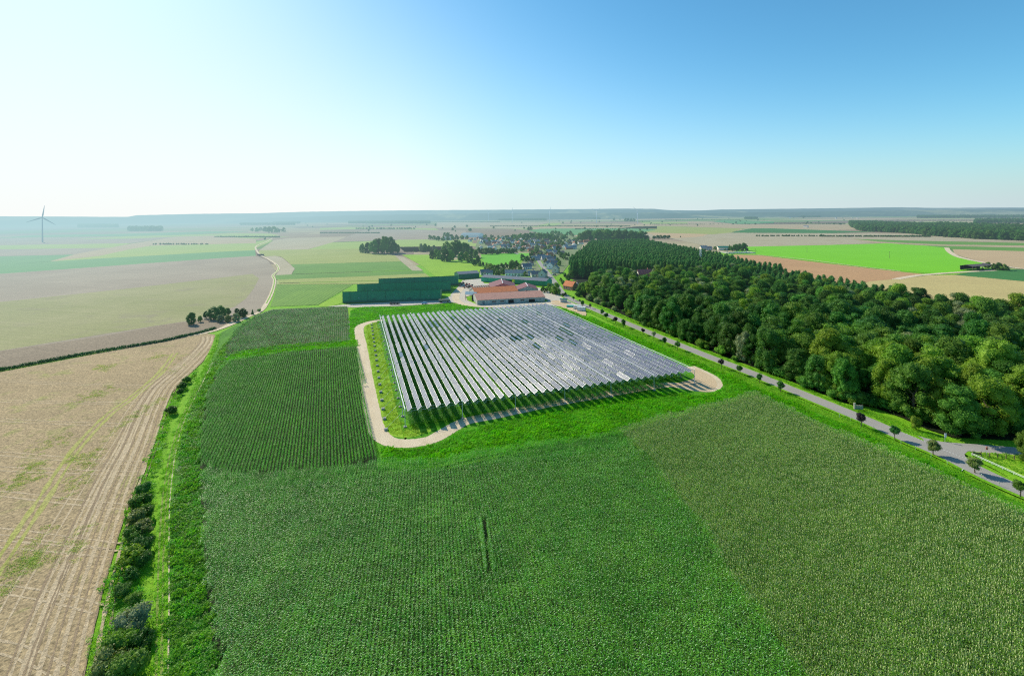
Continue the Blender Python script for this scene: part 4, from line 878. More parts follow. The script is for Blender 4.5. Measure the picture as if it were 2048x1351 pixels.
group_trees([(504,462,455,'mid'),(514,463,454.5,'mid'),(521,461,454,'mid'),(530,463,452.5,'mid'),(539,465,453,'dark'),(548,465,453,'mid'),(556,464,455,'dark'),(567,464,455,'mid'),(530,479,475,'dark')], 'in the grove beside the winding lane', 'trees by the winding lane', wide=1.5)
group_trees([(1057,460,453,'mid'),(1062,460,453,'mid'),(905,461,455,'mid'),(911,463,459.5,'mid'),(871,452,447,'mid'),(1126,447,443,'mid'),(1143,443,440,'mid'),(1184,443,440.5,'mid'),(1228,440,435,'mid'),(1240,440,437,'mid'),(1285,444,441,'mid'),(1251,442.5,436,'mid'),(1256,442.5,436,'dark'),(1262,442.5,436,'mid'),(1268,442.5,436,'dark'),(1395,439,436,'mid'),(1490,447,444.5,'mid'),(1573,472,468.5,'mid'),(1643,472,467.5,'mid'),(1578,472,469,'dark'),(1622,447.5,444,'mid'),(1607,436,431,'mid'),(1557,434,432,'dark')][:24], 'standing alone or paired in the distant plain', 'lone trees of the distant plain', wide=1.3)
pl = []
for (x0, x1, y0, y1, n) in ((590,960,443,462,22),(960,1300,436,462,26),(1300,1690,434,452,30),(1690,2040,428,446,16)):
    for _ in range(n): by = random.uniform(y0, y1); pl.append((random.uniform(x0, x1), by, by-max(1.6, (by-424)*.14*random.uniform(.6, 1.1)), random.choice(['dark','mid'])))
group_trees(pl, 'standing by itself in the far plain', 'small lone trees of the far plain', wide=1.5)
# far-off woods that read as one mass
def farwood(px, sp, H, label, tint='dark', wide=1.4, depth=None):
    poly = [(p.x, p.y) for p in W2(px)]; x, y = grid_pts(poly, sp, 0, sp*.4)
    if len(x) == 0: return
    h = rng.uniform(.75, 1.1, len(x))*H/19.5
    scatter('distant_wood', np.c_[x, y, np.full(len(x), -.5)], rng.uniform(0, 6, len(x)), np.c_[h*wide, h*wide, h], [merged('far', tint, i) for i in range(3)], kind='stuff', label=label)
def strip(x0, x1, y, dep=2.2): return [(x0, y), (x1, y), (x1, y-dep), (x0, y-dep)]
farwood([(1702,453),(1722,462),(1810,466),(1880,473),(1960,478),(2048,481),(2500,487),(2500,470),(2048,466),(1900,457),(1800,451),(1700,447)], 13, 21, 'broad dark wood across the plain at the right edge')
farwood([(1810,458),(1900,463),(2048,467),(2500,475),(2500,464),(2048,458),(1880,452)], 15, 21, 'rear part of the broad dark wood at the right edge')
farwood(strip(1835,2048,436,3), 30, 22, 'long thin wood far off under the right horizon')
farwood(strip(1780,1815,432,2), 28, 22, 'small wood far off near the right horizon')
farwood(strip(2100,1950,446,4), 22, 20, 'hedge wood behind the broad dark wood')
farwood(strip(258,324,462,3.2), 20, 24, 'isolated oblong wood in the hazy left plain')
farwood(strip(157,235,455,3), 30, 26, 'hazy wood at the foot of the left hills', 'mid')
farwood(strip(590,480,450,3), 30, 16, 'hazy tree belt in front of the left hills')
farwood(strip(697,860,447,4), 26, 17, 'hazy village trees in front of the middle hills')
farwood(strip(547,600,447,3), 28, 18, 'thin wood in the hazy plain left of centre')
farwood(strip(997,1092,441,3), 26, 22, 'flat oblong wood behind the white turbines')
farwood(strip(1171,1200,438.5,3), 26, 24, 'square wood right of the third white turbine')
farwood(strip(1140,1215,433,1.5), 40, 22, 'tree belt on the far plain behind the turbines')
farwood(strip(1260,1345,433,2), 40, 24, 'tree belt right of the last white turbine')
farwood(strip(1490,1515,438,1.6), 24, 20, 'small wood on the right plain')
farwood(strip(1595,1640,434.5,1.6), 30, 20, 'small tree belt on the far right plain')
farwood(strip(1648,1700,433.5,1.6), 34, 22, 'tree belt left of the broad dark wood')
for a_ in ((980,1260,452.5),(1300,1500,449),(1520,1690,447),(1510,1650,472.3),(1640,1860,473),(300,420,489),(860,1000,444),(1330,1480,440),(1700,1960,441),(640,760,466),(430,560,474),(1150,1260,458),(1220,1300,443)):
    farwood([(a_[0], a_[2]), (a_[1], a_[2]+random.uniform(-1, 1)), (a_[1], a_[2]-.35), (a_[0], a_[2]-.35)], max(6, 3600/(a_[2]-424)*.07), 4.5, 'thin dark hedge line across the far plain', wide=1.5)
farwood(strip(712,830,458,.5), 14, 8, 'thin hedge line across the middle fields')
# ================================================================== SOLAR CANOPY
def panelmat():
    m, t = mat_new('solar_glass'); o = t.new('ShaderNodeTexCoord').outputs['Object']; s = t.new('ShaderNodeSeparateXYZ'); t.put(s.inputs[0], o)
    def lines(v, pitch, w, off=0):
        f = t.math('FRACT', t.math('ADD', t.math('DIVIDE', v, pitch), 100.5+off)); return t.math('LESS_THAN', t.math('ABSOLUTE', t.math('SUBTRACT', f, .5)), w/pitch/2)
    g = t.math('MAXIMUM', lines(s.outputs[1], 8.3/9, .085), lines(s.outputs[0], 1.62/3, .055, .5))
    oi = t.new('ShaderNodeObjectInfo').outputs['Random']
    c = t.mix(t.math('MULTIPLY', g, .85), t.mix(oi, (.040,.045,.075), (.075,.08,.12)), (.50,.50,.54))
    b = bsdf(t, c, .24, .5); p = b.node; p.inputs['Coat Weight'].default_value = .30; p.inputs['Coat Roughness'].default_value = PV_ROUGH; p.inputs['Coat IOR'].default_value = 1.45
    p.inputs['Specular IOR Level'].default_value = .30
    finish(t, b); return m
PVM = panelmat()
alu = plain('aluminium', (.62,.63,.65), .35, .5, .6, .1, 2)
galv = plain('galvanised_steel', (.58,.60,.60), .45, .5, .3, .15, 1.5)
conc = plain('concrete', (.42,.40,.37), .9, .15, 0, .25, 2)
NR, NU = 36, 18; PL, PWD = 8.15, 1.55
pm = MB().box((0,0,.03), (PWD, PL, .05)).mesh('solar_panel', PVM)
fr = MB(); 
for sx in (-1, 1): fr.box((sx*(PWD/2+.022), 0, .03), (.045, PL+.09, .075))
for sy in (-1, 1): fr.box((0, sy*(PL/2+.022), .03), (PWD, .045, .075))
frm = fr.mesh('frame', alu)
tb = MB(); tb.tube((0,-PL/2-.15,-.09), (0,PL/2+.15,-.09), .06, n=6)
for k in range(4): tb.box((0, (k-1.5)*2, -.03), (PWD*.95, .07, .05))
tbm = tb.mesh('torque_tube', galv)
pazi = math.atan2(V.y, V.x)-math.pi/2
sunv = Vector(sv)
def panel_rot(tilt): return (Matrix.Rotation(pazi, 4, 'Z') @ Matrix.Rotation(-tilt, 4, 'Y'))
DARK = [(1,7),(5,8),(8,13),(8,14),(9,13),(9,14),(14,12),(16,11),(11,9),(19,8),(20,8),(21,6),(22,8),(13,15),(26,7),(27,6),(29,8),(29,9),(25,12),(30,14),(31,10),(21,13)]
items = []
for r in range(NR):
    for u in range(NU):
        a = (u+.5)*AL/NU; b = (r+.5)*AW/NR; p = A(a, b, 5.45)
        items.append((p.length, r, u, p))
items.sort(key=lambda q: q[0])
stf = []
def nth(k): return AN[k]
for k, (_, r, u, p) in enumerate(items):
    t0 = R(34)+R(random.gauss(0, .9)); look = 'grey-blue'
    vd = (Vector((0,0,CAMH))-p).normalized(); hv = (vd+sunv).normalized()
    # tilt that mirrors the sun into the camera; glinting panels are turned toward it
    best = math.atan2(-(hv.dot(U)), hv.z)
    x = p.x; frac = r/NR
    pr = .05+.38*math.exp(-((frac-.42-.18*(u/NU))/.13)**2)
    if (r, u) in DARK: t0 = R(random.uniform(-6, 4)); look = 'flat dark blue'
    elif random.random() < pr and r > 11 and frac < .86: t0 = t0+(best-t0)*random.uniform(.18, .50); look = 'bright glinting'
    elif random.random() < .25: t0 += R(random.uniform(-5, 4))
    M = Matrix.Translation(p) @ panel_rot(t0)
    if k < 300:
        o = D.objects.new('solar_panel', pm); COL.objects.link(o); o.matrix_world = M
        tag(o, f'{look} solar panel, {nth(r)} row from left, {nth(u)} from front', 'solar panel', 'solar panels of the crop canopy')
        f = D.objects.new('frame', frm); COL.objects.link(f); f.parent = o
        f = D.objects.new('torque_tube', tbm); COL.objects.link(f); f.parent = o
    else: stf.append(M)
mats = [PVM, alu, galv]; Vs = []; Fs = []; Ms = []
PVM2 = PVM.copy(); PVM2.name = 'solar_glass_far'
nt = PVM2.node_tree
for M in stf: pass
# far panels: one object, grid read from UV
uvm = []
me = D.meshes.new('solar_panel_rows'); bmx = bmesh.new(); uvl = bmx.loops.layers.uv.new('uv')
for M in stf:
    w, l = PWD/2, PL/2; rnd = random.random()
    vs = [bmx.verts.new(M @ Vector(c)) for c in ((-w,-l,.055),(w,-l,.055),(w,l,.055),(-w,l,.055))]
    f = bmx.faces.new(vs); f.material_index = 0
    for lp, c in zip(f.loops, ((-w,-l),(w,-l),(w,l),(-w,l))): lp[uvl].uv = c
    vb = [bmx.verts.new(M @ Vector(c)) for c in ((-w,-l,0),(w,-l,0),(w,l,0),(-w,l,0))]
    f = bmx.faces.new(vb[::-1]); f.material_index = 1
    for i in range(4):
        f = bmx.faces.new((vb[i], vb[(i+1) % 4], vs[(i+1) % 4], vs[i])); f.material_index = 1
bmx.to_mesh(me); bmx.free(); me.materials.append(PVM2); me.materials.append(alu)
for n in list(nt.nodes):
    if n.type == 'TEX_COORD':
        for l in list(n.outputs['Object'].links): nt.links.new(n.outputs['UV'], l.to_socket)
        for l in list(n.outputs['Object'].links): nt.links.remove(l)
mobj('solar_panel_rows', me, kind='stuff', label='rear solar panels of the canopy, too many to count')
# posts
pst = MB(); pst.tube((0,0,.25), (0,0,6.0), .13, .10, 8); pst.box((0,0,6.03), (.5,.5,.07)); 
pmesh = pst.mesh('post', galv); bmsh = MB().box((0,0,.12), (1.0,1.0,.34), 0).box((0,0,.32), (.6,.6,.12)).mesh('base', conc)
posts = []
for i in range(7):
    for u in range(NU+1):
        edge_ = u == 0 or u == NU or i in (0, 6) or u % 3 == 0
        if edge_: posts.append((i, u))
for i, u in posts:
    side = 'left edge' if i == 0 else 'right edge' if i == 6 else f'{nth(i)} inner post line'
    where = 'front corner' if (u == 0 and i in (0, 6)) else 'front end' if u == 0 else f'{nth(u)} post back'
    e = empty('canopy_post', A(u*AL/NU, i*AW/6), pazi, label=f'galvanised canopy post with concrete base, {side}, {where}', cat='post', group='posts of the solar canopy')
    mobj('post', pmesh, e); mobj('base', bmsh, e)
for i in range(7):
    m = MB(); m.tube(A(-.3, i*AW/6, 6.12), A(AL+.3, i*AW/6, 6.12), .11, n=8)
    if i in (0,): m.tube(A(-.3, .0, 5.3), A(AL+.3, .0, 5.3), .04, n=6)
    m.build('canopy_beam', plain('white_beam', (.72,.73,.73), .4, .4, .1, .05) if i == 0 else D.materials['white_beam'], label=f'long white carrier beam of the solar canopy, {nth(i)} from the left', cat='beam', group='carrier beams of the canopy')
for u in (0, 6, 12, 18):
    m = MB(); 
    for h in (6.0, 5.2): m.tube(A(u*AL/NU-.2, -.2, h), A(u*AL/NU-.2, AW+.2, h), .035, n=6)
    if u == 0:
        for r in range(NR): 
            b = (r+.5)*AW/NR; m.tube(A(-.2, b+.5, 5.9), A(-.2, b+.5, 4.6), .035, n=5); m.tube(A(-.2, b-.4, 5.3), A(-.2, b-.4, 4.3), .035, n=5); m.tube(A(-.2, b-.4, 4.45), A(-.2, b+.5, 4.7), .03, n=5)
    m.build('canopy_cable', galv, label=f'cross cable pair with hangers strung over the {"front" if u == 0 else "rear" if u == 18 else nth(u)} post line', cat='cable')
# ground anchors with stay rods along the left
ab = MB().box((0,0,.35), (1.1,.9,.7)).mesh('block', conc)
for u in range(NU+1):
    loc = A(u*AL/NU-.3, -6.2+.06*u)
    o = empty('anchor_block', loc, pazi, label=f'concrete stay anchor block beside the loop track, {nth(u)} from the front', cat='anchor block', group='anchor blocks along the canopy')
    mobj('block', ab, o)
    s = MB(); top = Matrix.Rotation(-pazi, 3, 'Z') @ (A(u*AL/NU, 0, 5.9)-loc); s.tube((.2,0,.6), top, .03, n=5); s.build('stay_rod', galv, o)
# ================================================================== BUILDINGS
def corr(name, c, pitch=.5, rough=.5, spec=.35, var=.2, axis=0):
    m, t = mat_new(name); o = t.new('ShaderNodeTexCoord').outputs['Object']
    w = t.new('ShaderNodeTexWave', wave_type='BANDS', bands_direction='X' if axis == 0 else 'Y'); t.put(w.inputs[0], o); w.inputs['Scale'].default_value = .314/pitch
    n = t.noise(o, .35, 5, .7)
    cc = t.mix(1, c, t.ramp(n, [(.3, 1-var), (.7, 1+var*.5)]), 'MULTIPLY')
    cc = t.mix(1, cc, t.ramp(w.outputs['Fac'], [(0, .82), (1, 1.06)]), 'MULTIPLY')
    finish(t, bsdf(t, cc, rough, spec, bump=w.outputs['Fac'], bstr=.5, bdist=.05)); return m
def tile(name, c, var=.3):
    m, t = mat_new(name); o = t.new('ShaderNodeTexCoord').outputs['Object']
    n = t.noise(o, .5, 6, .75); b = t.new('ShaderNodeTexBrick'); t.put(b.inputs[0], o); b.inputs['Scale'].default_value = 3
    cc = t.mix(1, c, t.ramp(n, [(.25, 1-var), (.75, 1+var*.5)]), 'MULTIPLY')
    finish(t, bsdf(t, cc, .85, .15, bump=b.outputs['Fac'], bstr=.3, bdist=.05)); return m
GREEN = corr('green_cladding', (.008,.25,.13), .9); GREEND = corr('dark_green_cladding', (.006,.15,.09), .9)
GREENL = corr('light_green_cladding', (.02,.42,.25), .9); SLATE = corr('grey_sheet_roof', (.16,.17,.20), 1, .6)
RED = corr('maroon_sheet_roof', (.20,.055,.06), 1, .6); ORG = tile('orange_tile_roof', (.60,.21,.09)); PNK = tile('pink_tile_roof', (.50,.27,.21), .2)
BLU = corr('blue_grey_sheet', (.24,.34,.38), .8, .5); WALLG = corr('weathered_white_cladding', (.50,.50,.46), 1.2, .7, .2, .3)
cream = tile('cream_render', (.80,.72,.58), .1); whitew = tile('white_render', (.92,.90,.84), .08); brick = tile('brick_wall', (.46,.24,.16), .25); greyw = tile('grey_render', (.58,.56,.52), .15)
RT = dict(slate=tile('slate_roof', (.21,.21,.225)), orange=ORG, brown=tile('brown_tile_roof', (.36,.20,.14)), grey=tile('grey_tile_roof', (.36,.35,.35)), pink=PNK, red=tile('red_tile_roof', (.60,.17,.15)))
WT = dict(cream=cream, white=whitew, brick=brick, grey=greyw)
glass = plain('window_glass', (.03,.04,.05), .15, .6, 0, .1); dark = plain('shadow_opening', (.02,.02,.02), .9, .05)
wood_ = plain('old_timber', (.20,.14,.09), .8, .15); whitep = plain('white_paint', (.78,.78,.76), .5, .3, 0, .08)
door_m = plain('door_paint', (.18,.20,.22), .5, .3)
def at_line(px0, px1):
    a, b = G(*px0), G(*px1); d = b-a; return a, d.length, math.atan2(d.y, d.x)
# three tall green sheds, monopitch, high wall toward the fields
def mono_shed(p0, p1, dep, h0, h1, label, extra):
    a, L, rz = at_line(p0, p1); e = empty('green_shed', a, rz, label=label, cat='shed', group='long green sheds')
    w = MB(); w.add([(0,0,0),(L,0,0),(L,dep,0),(0,dep,0),(0,0,h0),(L,0,h0),(L,dep,h1),(0,dep,h1)], [(0,1,5,4),(1,2,6,5),(2,3,7,6),(3,0,4,7)]); w.build('wall', GREEN, e)
    w = MB(); w.box((L/2,-.06,.75), (L-.6,.1,1.5)); w.build('base_panel', GREEND, e)
    k = math.atan2(h0-h1, dep); rf = MB(); rf.add([(-.3,-.3,h0+.06),(L+.3,-.3,h0+.06),(L+.3,dep+.3,h1-.02),(-.3,dep+.3,h1-.02),(-.3,-.3,h0+.26),(L+.3,-.3,h0+.26),(L+.3,dep+.3,h1+.18),(-.3,dep+.3,h1+.18)], [(4,5,6,7),(0,3,2,1),(0,1,5,4),(1,2,6,5),(2,3,7,6),(3,0,4,7)]); rf.build('roof', GREEND, e)
    n = int(L/14)
    for i in range(n):
        x = 6+i*14; MB().tube((x,-.16,0), (x,-.16,h0-.2), .08, n=6).build('downpipe', GREEND, e)
        if i % 2: MB().box((x+5,-.12,1.5), (2.6,.12,3)).build('door', D.materials['dark_green_cladding'], e)
        if i % 2 == 0: MB().box((x+7,-.14,3.6), (.5,.2,.3)).build('lamp', whitep, e)
    return e
mono_shed((685,605.5), (881,600), 27, 8.8, 4.5, 'front one of three long dark green sheds, next to the yard', 1)
mono_shed((714.5,588.2), (901.3,582), 26, 9, 4.6, 'middle one of three long dark green sheds, stepped back', 1)
mono_shed((757.3,576.0), (917,569.5), 26, 9, 4.8, 'rear one of three long dark green sheds, farthest from the yard', 1)
def hall(name, p0, p1, dep, h0, h1, wm, rm, label, cat='barn', group=None, doors=(), open_=False, back=0):
    a, L, rz = at_line(p0, p1); e = empty(name, a, rz, label=label, cat=cat, group=group)
    if open_:
        for i in range(int(L/6)+1):
            for yy in (.2, dep-.2): MB().box((i*L/int(L/6), yy, h0/2), (.25,.25,h0)).build('post', wood_, e)
        MB().box((L/2, dep-.1, h0/2), (L, .1, h0)).build('wall', wm, e)
    else: MB().gable(L, dep, h0, h1, x0=L/2, y0=dep/2).build('wall', wm, e)
    r = MB().roof(L, dep, h0, h1, .15, .35, x0=L/2, y0=dep/2).build('roof', rm, e)
    for (x, w, h, kind) in doors: MB().box((x*L, -.06, h/2+(0 if kind != 'window' else 1.3)), (w, .14, h)).build(kind, dark if kind == 'opening' else door_m if kind == 'door' else glass, e)
    return e, L
hall('long_barn', (954.5,609.2), (1090,601.9), 26, 3.5, 6.6, WALLG, PNK, 'long barn with pale pink roof right behind the solar canopy', doors=((.09,1.6,2.2,'door'),(.49,4.5,2.6,'opening'),(.80,5,2.2,'opening'),(.24,3,1,'window'),(.36,3,1,'window'),(.66,3,1,'window')))
hall('tiled_barn', (951,597), (1036,591.5), 20, 4.3, 7.4, WALLG, ORG, 'barn with bright orange tiled roof behind the pink roofed barn')
# gable-front red halls and the ribbed one
def gablefront(pc, W_, dep, h0, h1, wm, rm, label, rz=0, strips=0):
    e = empty('red_roofed_hall', G(*pc), rz, label=label, cat='barn'); g = empty
    w = MB().gable(dep, W_, h0, h1); w.v = [(y, x+dep/2, z) for x, y, z in w.v]; w.f = [f[::-1] for f in w.f]; w.build('wall', wm, e)
    r = MB().roof(dep, W_, h0, h1, .15, .3); r.v = [(y, x+dep/2, z) for x, y, z in r.v]; r.f = [f[::-1] for f in r.f]; ro = r.build('roof', rm, e)
    MB().box((0, dep/2, h1+.22), (.5, dep, .2)).build('ridge_cap', whitep, ro)
    MB().box((0, -.08, h0*.4), (4, .12, h0*.8)).build('door', dark, e)
gablefront((1006,584.5), 24, 30, 4.2, 8.0, tile('pink_gable', (.45,.20,.20), .15), RED, 'maroon gabled hall in the centre behind the orange tiled barn', R(4))
gablefront((1056,588), 18, 22, 4.0, 7.0, WALLG, RED, 'smaller maroon gabled hall at the right of the barn group', R(4))
e, L = hall('ribbed_barn', (948,588.5), (982,585.5), 13, 4.2, 6.2, WALLG, tile('rusty_roof', (.30,.16,.10)), 'rusty roofed barn with pale skylight ribs left of the maroon hall')
for i in range(7):
    for s in (-1, 1): MB().box((L*(i+.8)/7.6, 6.5+s*3.4, 5.42), (.5, 6.4, .12), rx=-s*math.atan2(2, 6.5)).build('skylight', plain('skylight', (.55,.55,.48), .5) if 'skylight' not in D.materials else D.materials['skylight'], e)
a = G(930, 600); e = empty('lean_to', a, R(3), label='open lean-to with blue-grey metal roof at the left end of the barns', cat='shed')
m = MB(); m.add([(0,0,4.6),(9.5,0,3.9),(9.5,9,5.0),(0,9,5.7),(0,0,4.75),(9.5,0,4.05),(9.5,9,5.15),(0,9,5.85)], [(4,5,6,7),(0,3,2,1),(0,1,5,4),(1,2,6,5),(2,3,7,6),(3,0,4,7)]); m.build('roof', BLU, e)
for q in ((.3,.3),(9.2,.3),(9.2,8.7),(.3,8.7),(4.7,.3)): MB().box((q[0], q[1], 2), (.25,.25,4)).build('post', wood_, e)
MB().box((7.4,4.5,1.8), (4,8,3.6)).build('wall', dark, e)
# green hall with grey roof on the right, and the one behind the sheds
e, L = hall('long_green_shed', (962.3,562.6), (1092,571.3), 15, 4.4, 6.3, GREENL, SLATE, 'very long green shed with grey roof right of the yard', 'shed', doors=((.45,9,3.4,'opening'),))
MB().box((L*.745,-.04,2.15), (L*.5,.16,4.3)).build('dark_cladding', GREEN, e)
MB().box((L*.515,-.2,3.0), (2.8,.15,3.0)).build('sign', plain('yellow_panel', (.75,.70,.04), .5), e)
hall('green_grey_shed', (917.6,558), (958.6,555.2), 16, 5.2, 7.2, GREEND, SLATE, 'dark green hall with grey roof just behind the three green sheds', 'shed')
e, L = hall('field_barn', (1945,541), (1985,538), 12, 4.6, 6.2, dark, tile('weathered_roof', (.16,.13,.12)), 'old open barn with sagging brown roof in the right fields', open_=True)
hall('white_farm_hall', (922,474), (958,474.5), 30, 9, 13, whitew, BLU, 'big hangar with pale blue roof at the far left of the village', 'barn')
hall('farm_hall', (888,480), (903,479.5), 18, 6, 9, whitew, RT['grey'], 'low white farm building between trees left of the village', 'barn')
hall('cemetery_barn', (1437,500), (1459,500), 16, 4.5, 7, cream, GREEND, 'farm building with green roof beside the cemetery trees', 'barn')

# --- houses
HM = {}
def house(loc, rz, L, W_, h0, h1, wall, roof, label, group, detail=2, annex=False):
    key = (L, W_, h0, h1, wall, roof)
    e = empty('house', loc, rz, label=label, cat='house', group=group)
    if key not in HM:
        w = MB().gable(L, W_, h0, h1).mesh('wall', WT[wall]); r = MB().roof(L, W_, h0, h1, .2, .35).mesh('roof', RT[roof])
        c = MB().box((L*.28, W_*.12, h1+.5), (.8,.8,1.9)).mesh('chimney', brick)
        HM[key] = (w, r, c)
    w, r, c = HM[key]; mobj('wall', w, e); ro = mobj('roof', r, e); mobj('chimney', c, ro)
    if detail:
        if 'win' not in HM: HM['win'] = (MB().box((0,0,0), (1.1,.08,1.3)).mesh('window', glass), MB().box((0,0,0), (1.1,.08,2.1)).mesh('door', door_m), MB().box((0,0,-.72), (1.4,.2,.1)).mesh('sill', whitep))
        wm, dm, sm = HM['win']; n = max(2, int(L/3))
        for s in (-1, 1):
            for i in range(n):
                x = (i+.5)/n*L-L/2
                if s < 0 and i == n//2: mobj('door', dm, e, (x, -W_/2-.03, 1.06)); continue
                for z in ((1.5, 4.2) if h0 > 5 else (1.5,)):
                    q = mobj('window', wm, e, (x, s*(W_/2+.03), z)); mobj('sill', sm, q)
        for s in (-1, 1):
            q = mobj('window', wm, e, (s*(L/2+.03), 0, h0*.62), R(90)); mobj('sill', sm, q)
    return e
def Vz(x, y): return G(900+x/6.827, 440+y/6.827)
TY = [(10,7.5,3.0,6.2),(12,8,3.2,7.0),(9,8,5.4,8.8),(14,8,3.0,6.4),(8,6,2.8,5.4)]
WN = dict(cream='cream', white='white', brick='brick', grey='grey'); RN = dict(slate='slate', orange='orange tiled', brown='brown tiled', grey='grey tiled', pink='faded pink tiled')
H1 = [(1445,712,2,75,'cream','grey','tall cream house with grey roof, nearest to the poplars on the street'),(1375,662,2,70,'white','grey','white gabled house right of the street, second from the poplar end'),(1318,625,0,70,'cream','grey','low cream house right of the street beside the bend'),(1395,610,3,5,'grey','slate','dark slate-roofed house set back right of the street'),
 (1045,662,1,20,'white','slate','white gabled house with slate roof left of the street'),(1096,612,0,70,'cream','brown','brown-roofed house just behind the white gabled one'),(1270,778,2,70,'grey','slate','steep slate-roofed house left of the street by the long green shed'),(1190,768,3,8,'grey','slate','long dark-roofed terrace behind the long green shed'),(1110,750,4,8,'white','grey','small pale outbuilding behind the long green shed'),(960,752,3,2,'cream','grey','low pale outbuilding in the gardens behind the long green shed'),(835,752,3,2,'white','grey','low white outbuilding with flat-looking roof in the gardens'),(475,742,0,10,'grey','slate','dark shed-like house left of the gardens'),(535,746,4,5,'white','slate','small white house beside the dark one left of the gardens'),
 (1160,545,3,15,'grey','grey','large grey-roofed farmhouse range, left part'),(1240,520,3,15,'grey','slate','large slate-roofed range facing the bright pasture'),(1310,535,3,10,'grey','grey','grey-roofed range in the middle of the street bend'),(1385,552,3,5,'grey','slate','broad dark house above the street bend'),(1385,585,0,5,'white','grey','pale-fronted house at the street bend'),
 (1130,478,4,20,'brick','orange','small brick house at the right end of the bright pasture'),(1232,466,0,60,'brick','brown','brick house with pale gable above the pasture'),(1345,450,1,30,'white','grey','white house with grey roof in the village centre right'),(1430,462,1,50,'cream','grey','cream gabled house beside the dark trees near the poplars'),(1520,466,0,10,'cream','pink','cream house with faded roof near the poplar corner'),(1365,492,0,20,'brick','orange','orange-roofed brick house above the grey ranges'),
 (1625,395,3,8,'brick','grey','large brick house with grey roof at the poplar plantation edge'),(1575,372,0,40,'white','grey','white house left of the large brick house'),(1782,322,1,10,'white','orange','white house with orange roof behind the poplars'),(1860,302,3,5,'brick','orange','orange-roofed row behind the poplars'),(1630,318,2,10,'grey','slate','tall slate-roofed house by the rear green field'),
 (1395,372,4,20,'brick','orange','little orange-roofed house among the centre trees'),(1270,392,2,60,'brick','slate','tall house with brick gable in the village centre'),(1100,425,0,15,'brick','orange','orange-roofed cottage by the red garden wall'),(1160,415,3,10,'brick','brown','long brown-roofed row by the red garden wall'),(885,400,0,50,'cream','orange','cream cottage with orange roof by the left village lane'),(745,385,3,65,'cream','slate','slate-roofed farm by the left village lane'),(800,370,3,65,'grey','slate','second slate-roofed farm building by the left lane')]
for x, y, ti, rz, wl, rf, lb in H1: house(Vz(x, y)+Vector((0,0,-.3)), R(rz), *TY[ti], wl, rf, lb, None, 2 if y > 440 else 1)
spots = [(830,318),(700,300),(680,288),(600,335),(560,312),(480,302),(440,288),(340,272),(300,266),(272,292),(1040,335),(1082,305),(1000,345),(1110,365),(960,272),(880,262),(800,268),(1130,275),(725,262),(535,272),(640,272),(382,252),(515,335),(650,330),(760,330),(905,330),(945,300),(1180,330),(1200,290),(1240,340),(1330,330),(1320,290),(420,262),(500,262),(590,285),(1060,385),(1010,395),(950,395),(1150,390),(1480,300),(1450,400),(1500,380),(1700,330)]
for _ in range(46): spots.append((random.uniform(420, 1180), random.uniform(262, 400))) if random.random() < .75 else spots.append((random.uniform(1180, 1700), random.uniform(290, 400)))
for x, y in spots:
    wl = random.choice(['cream','white','brick','white','cream','white']); rf = random.choice(['slate','grey','orange','brown','brown','grey','pink'])
    side = 'left' if x < 700 else 'middle' if x < 1150 else 'right'
    lb = f'small distant {WN[wl]} house with {RN[rf]} roof in the {side} part of the village'
    house(Vz(x, y)+Vector((0,0,-.3)), R(random.choice([5,15,70,95,110])), *random.choice(TY), wl, rf, lb, lb[6:], 1)
house(G(1141,578), R(-52), 12, 7.5, 3.4, 7.4, 'brick', 'orange', 'orange-roofed brick house alone at the near edge of the wood', None)
house(G(1150,576), R(-52), 7, 6, 3.2, 5.6, 'white', 'slate', 'white annex with slate roof touching the orange-roofed house', None)
house((131.5,474,0), R(10), 14, 9, 7, 14, 'cream', 'red', 'house whose pinkish roof pokes out of the wood before the poplars', None)
house(G(1407,499), R(5), 13, 9, 3.5, 7.5, 'cream', 'grey', 'white farmhouse with grey roof on the rise behind the poplars', None)
house(G(1417,499), R(5), 11, 8, 3, 6, 'grey', 'slate', 'slate-roofed farm wing beside the white farmhouse on the rise', None)
# cemetery
a, L, rz = at_line((1457,507.2), (1511,506.6)); e = empty('cemetery_wall', a, rz, label='low pale wall round the cemetery beside the bright green field', cat='wall')
w = MB(); w.box((L/2,0,.8), (L,.4,1.6)); w.box((0,16,.8), (.4,32,1.6)); w.box((L,16,.8), (.4,32,1.6)); w.build('masonry', tile('limewashed_wall', (.50,.50,.46), .3), e)
st = MB().box((0,0,.7), (.9,.25,1.4)).box((0,1,.2), (1,1.9,.35)).mesh('gravestone', plain('grave_stone', (.62,.61,.60), .6))
for k in range(34):
    q = a+Matrix.Rotation(rz, 3, 'Z') @ Vector((3+(k % 17)*(L-6)/17, 6+(k//17)*13+random.uniform(-2, 2), 0)); mobj('gravestone', st, None, q, rz+random.uniform(-.1, .1), random.uniform(.9, 1.7), label='small pale gravestone inside the walled cemetery', cat='gravestone', group='gravestones of the cemetery')
# church-less far hamlet houses
for k, (x, y) in enumerate([(1427,431.5),(1672,437),(1580,436),(1705,436),(1715,437),(2000,424.5),(1612,455),(1843,447)]):
    house(G(x, max(y, 432)), R(20*k), 18, 10, 5, 10, random.choice(['white', 'cream']), 'slate', f'tiny pale building in the far right plain, {AN[k]} of eight', 'tiny buildings in the far plain', 0)
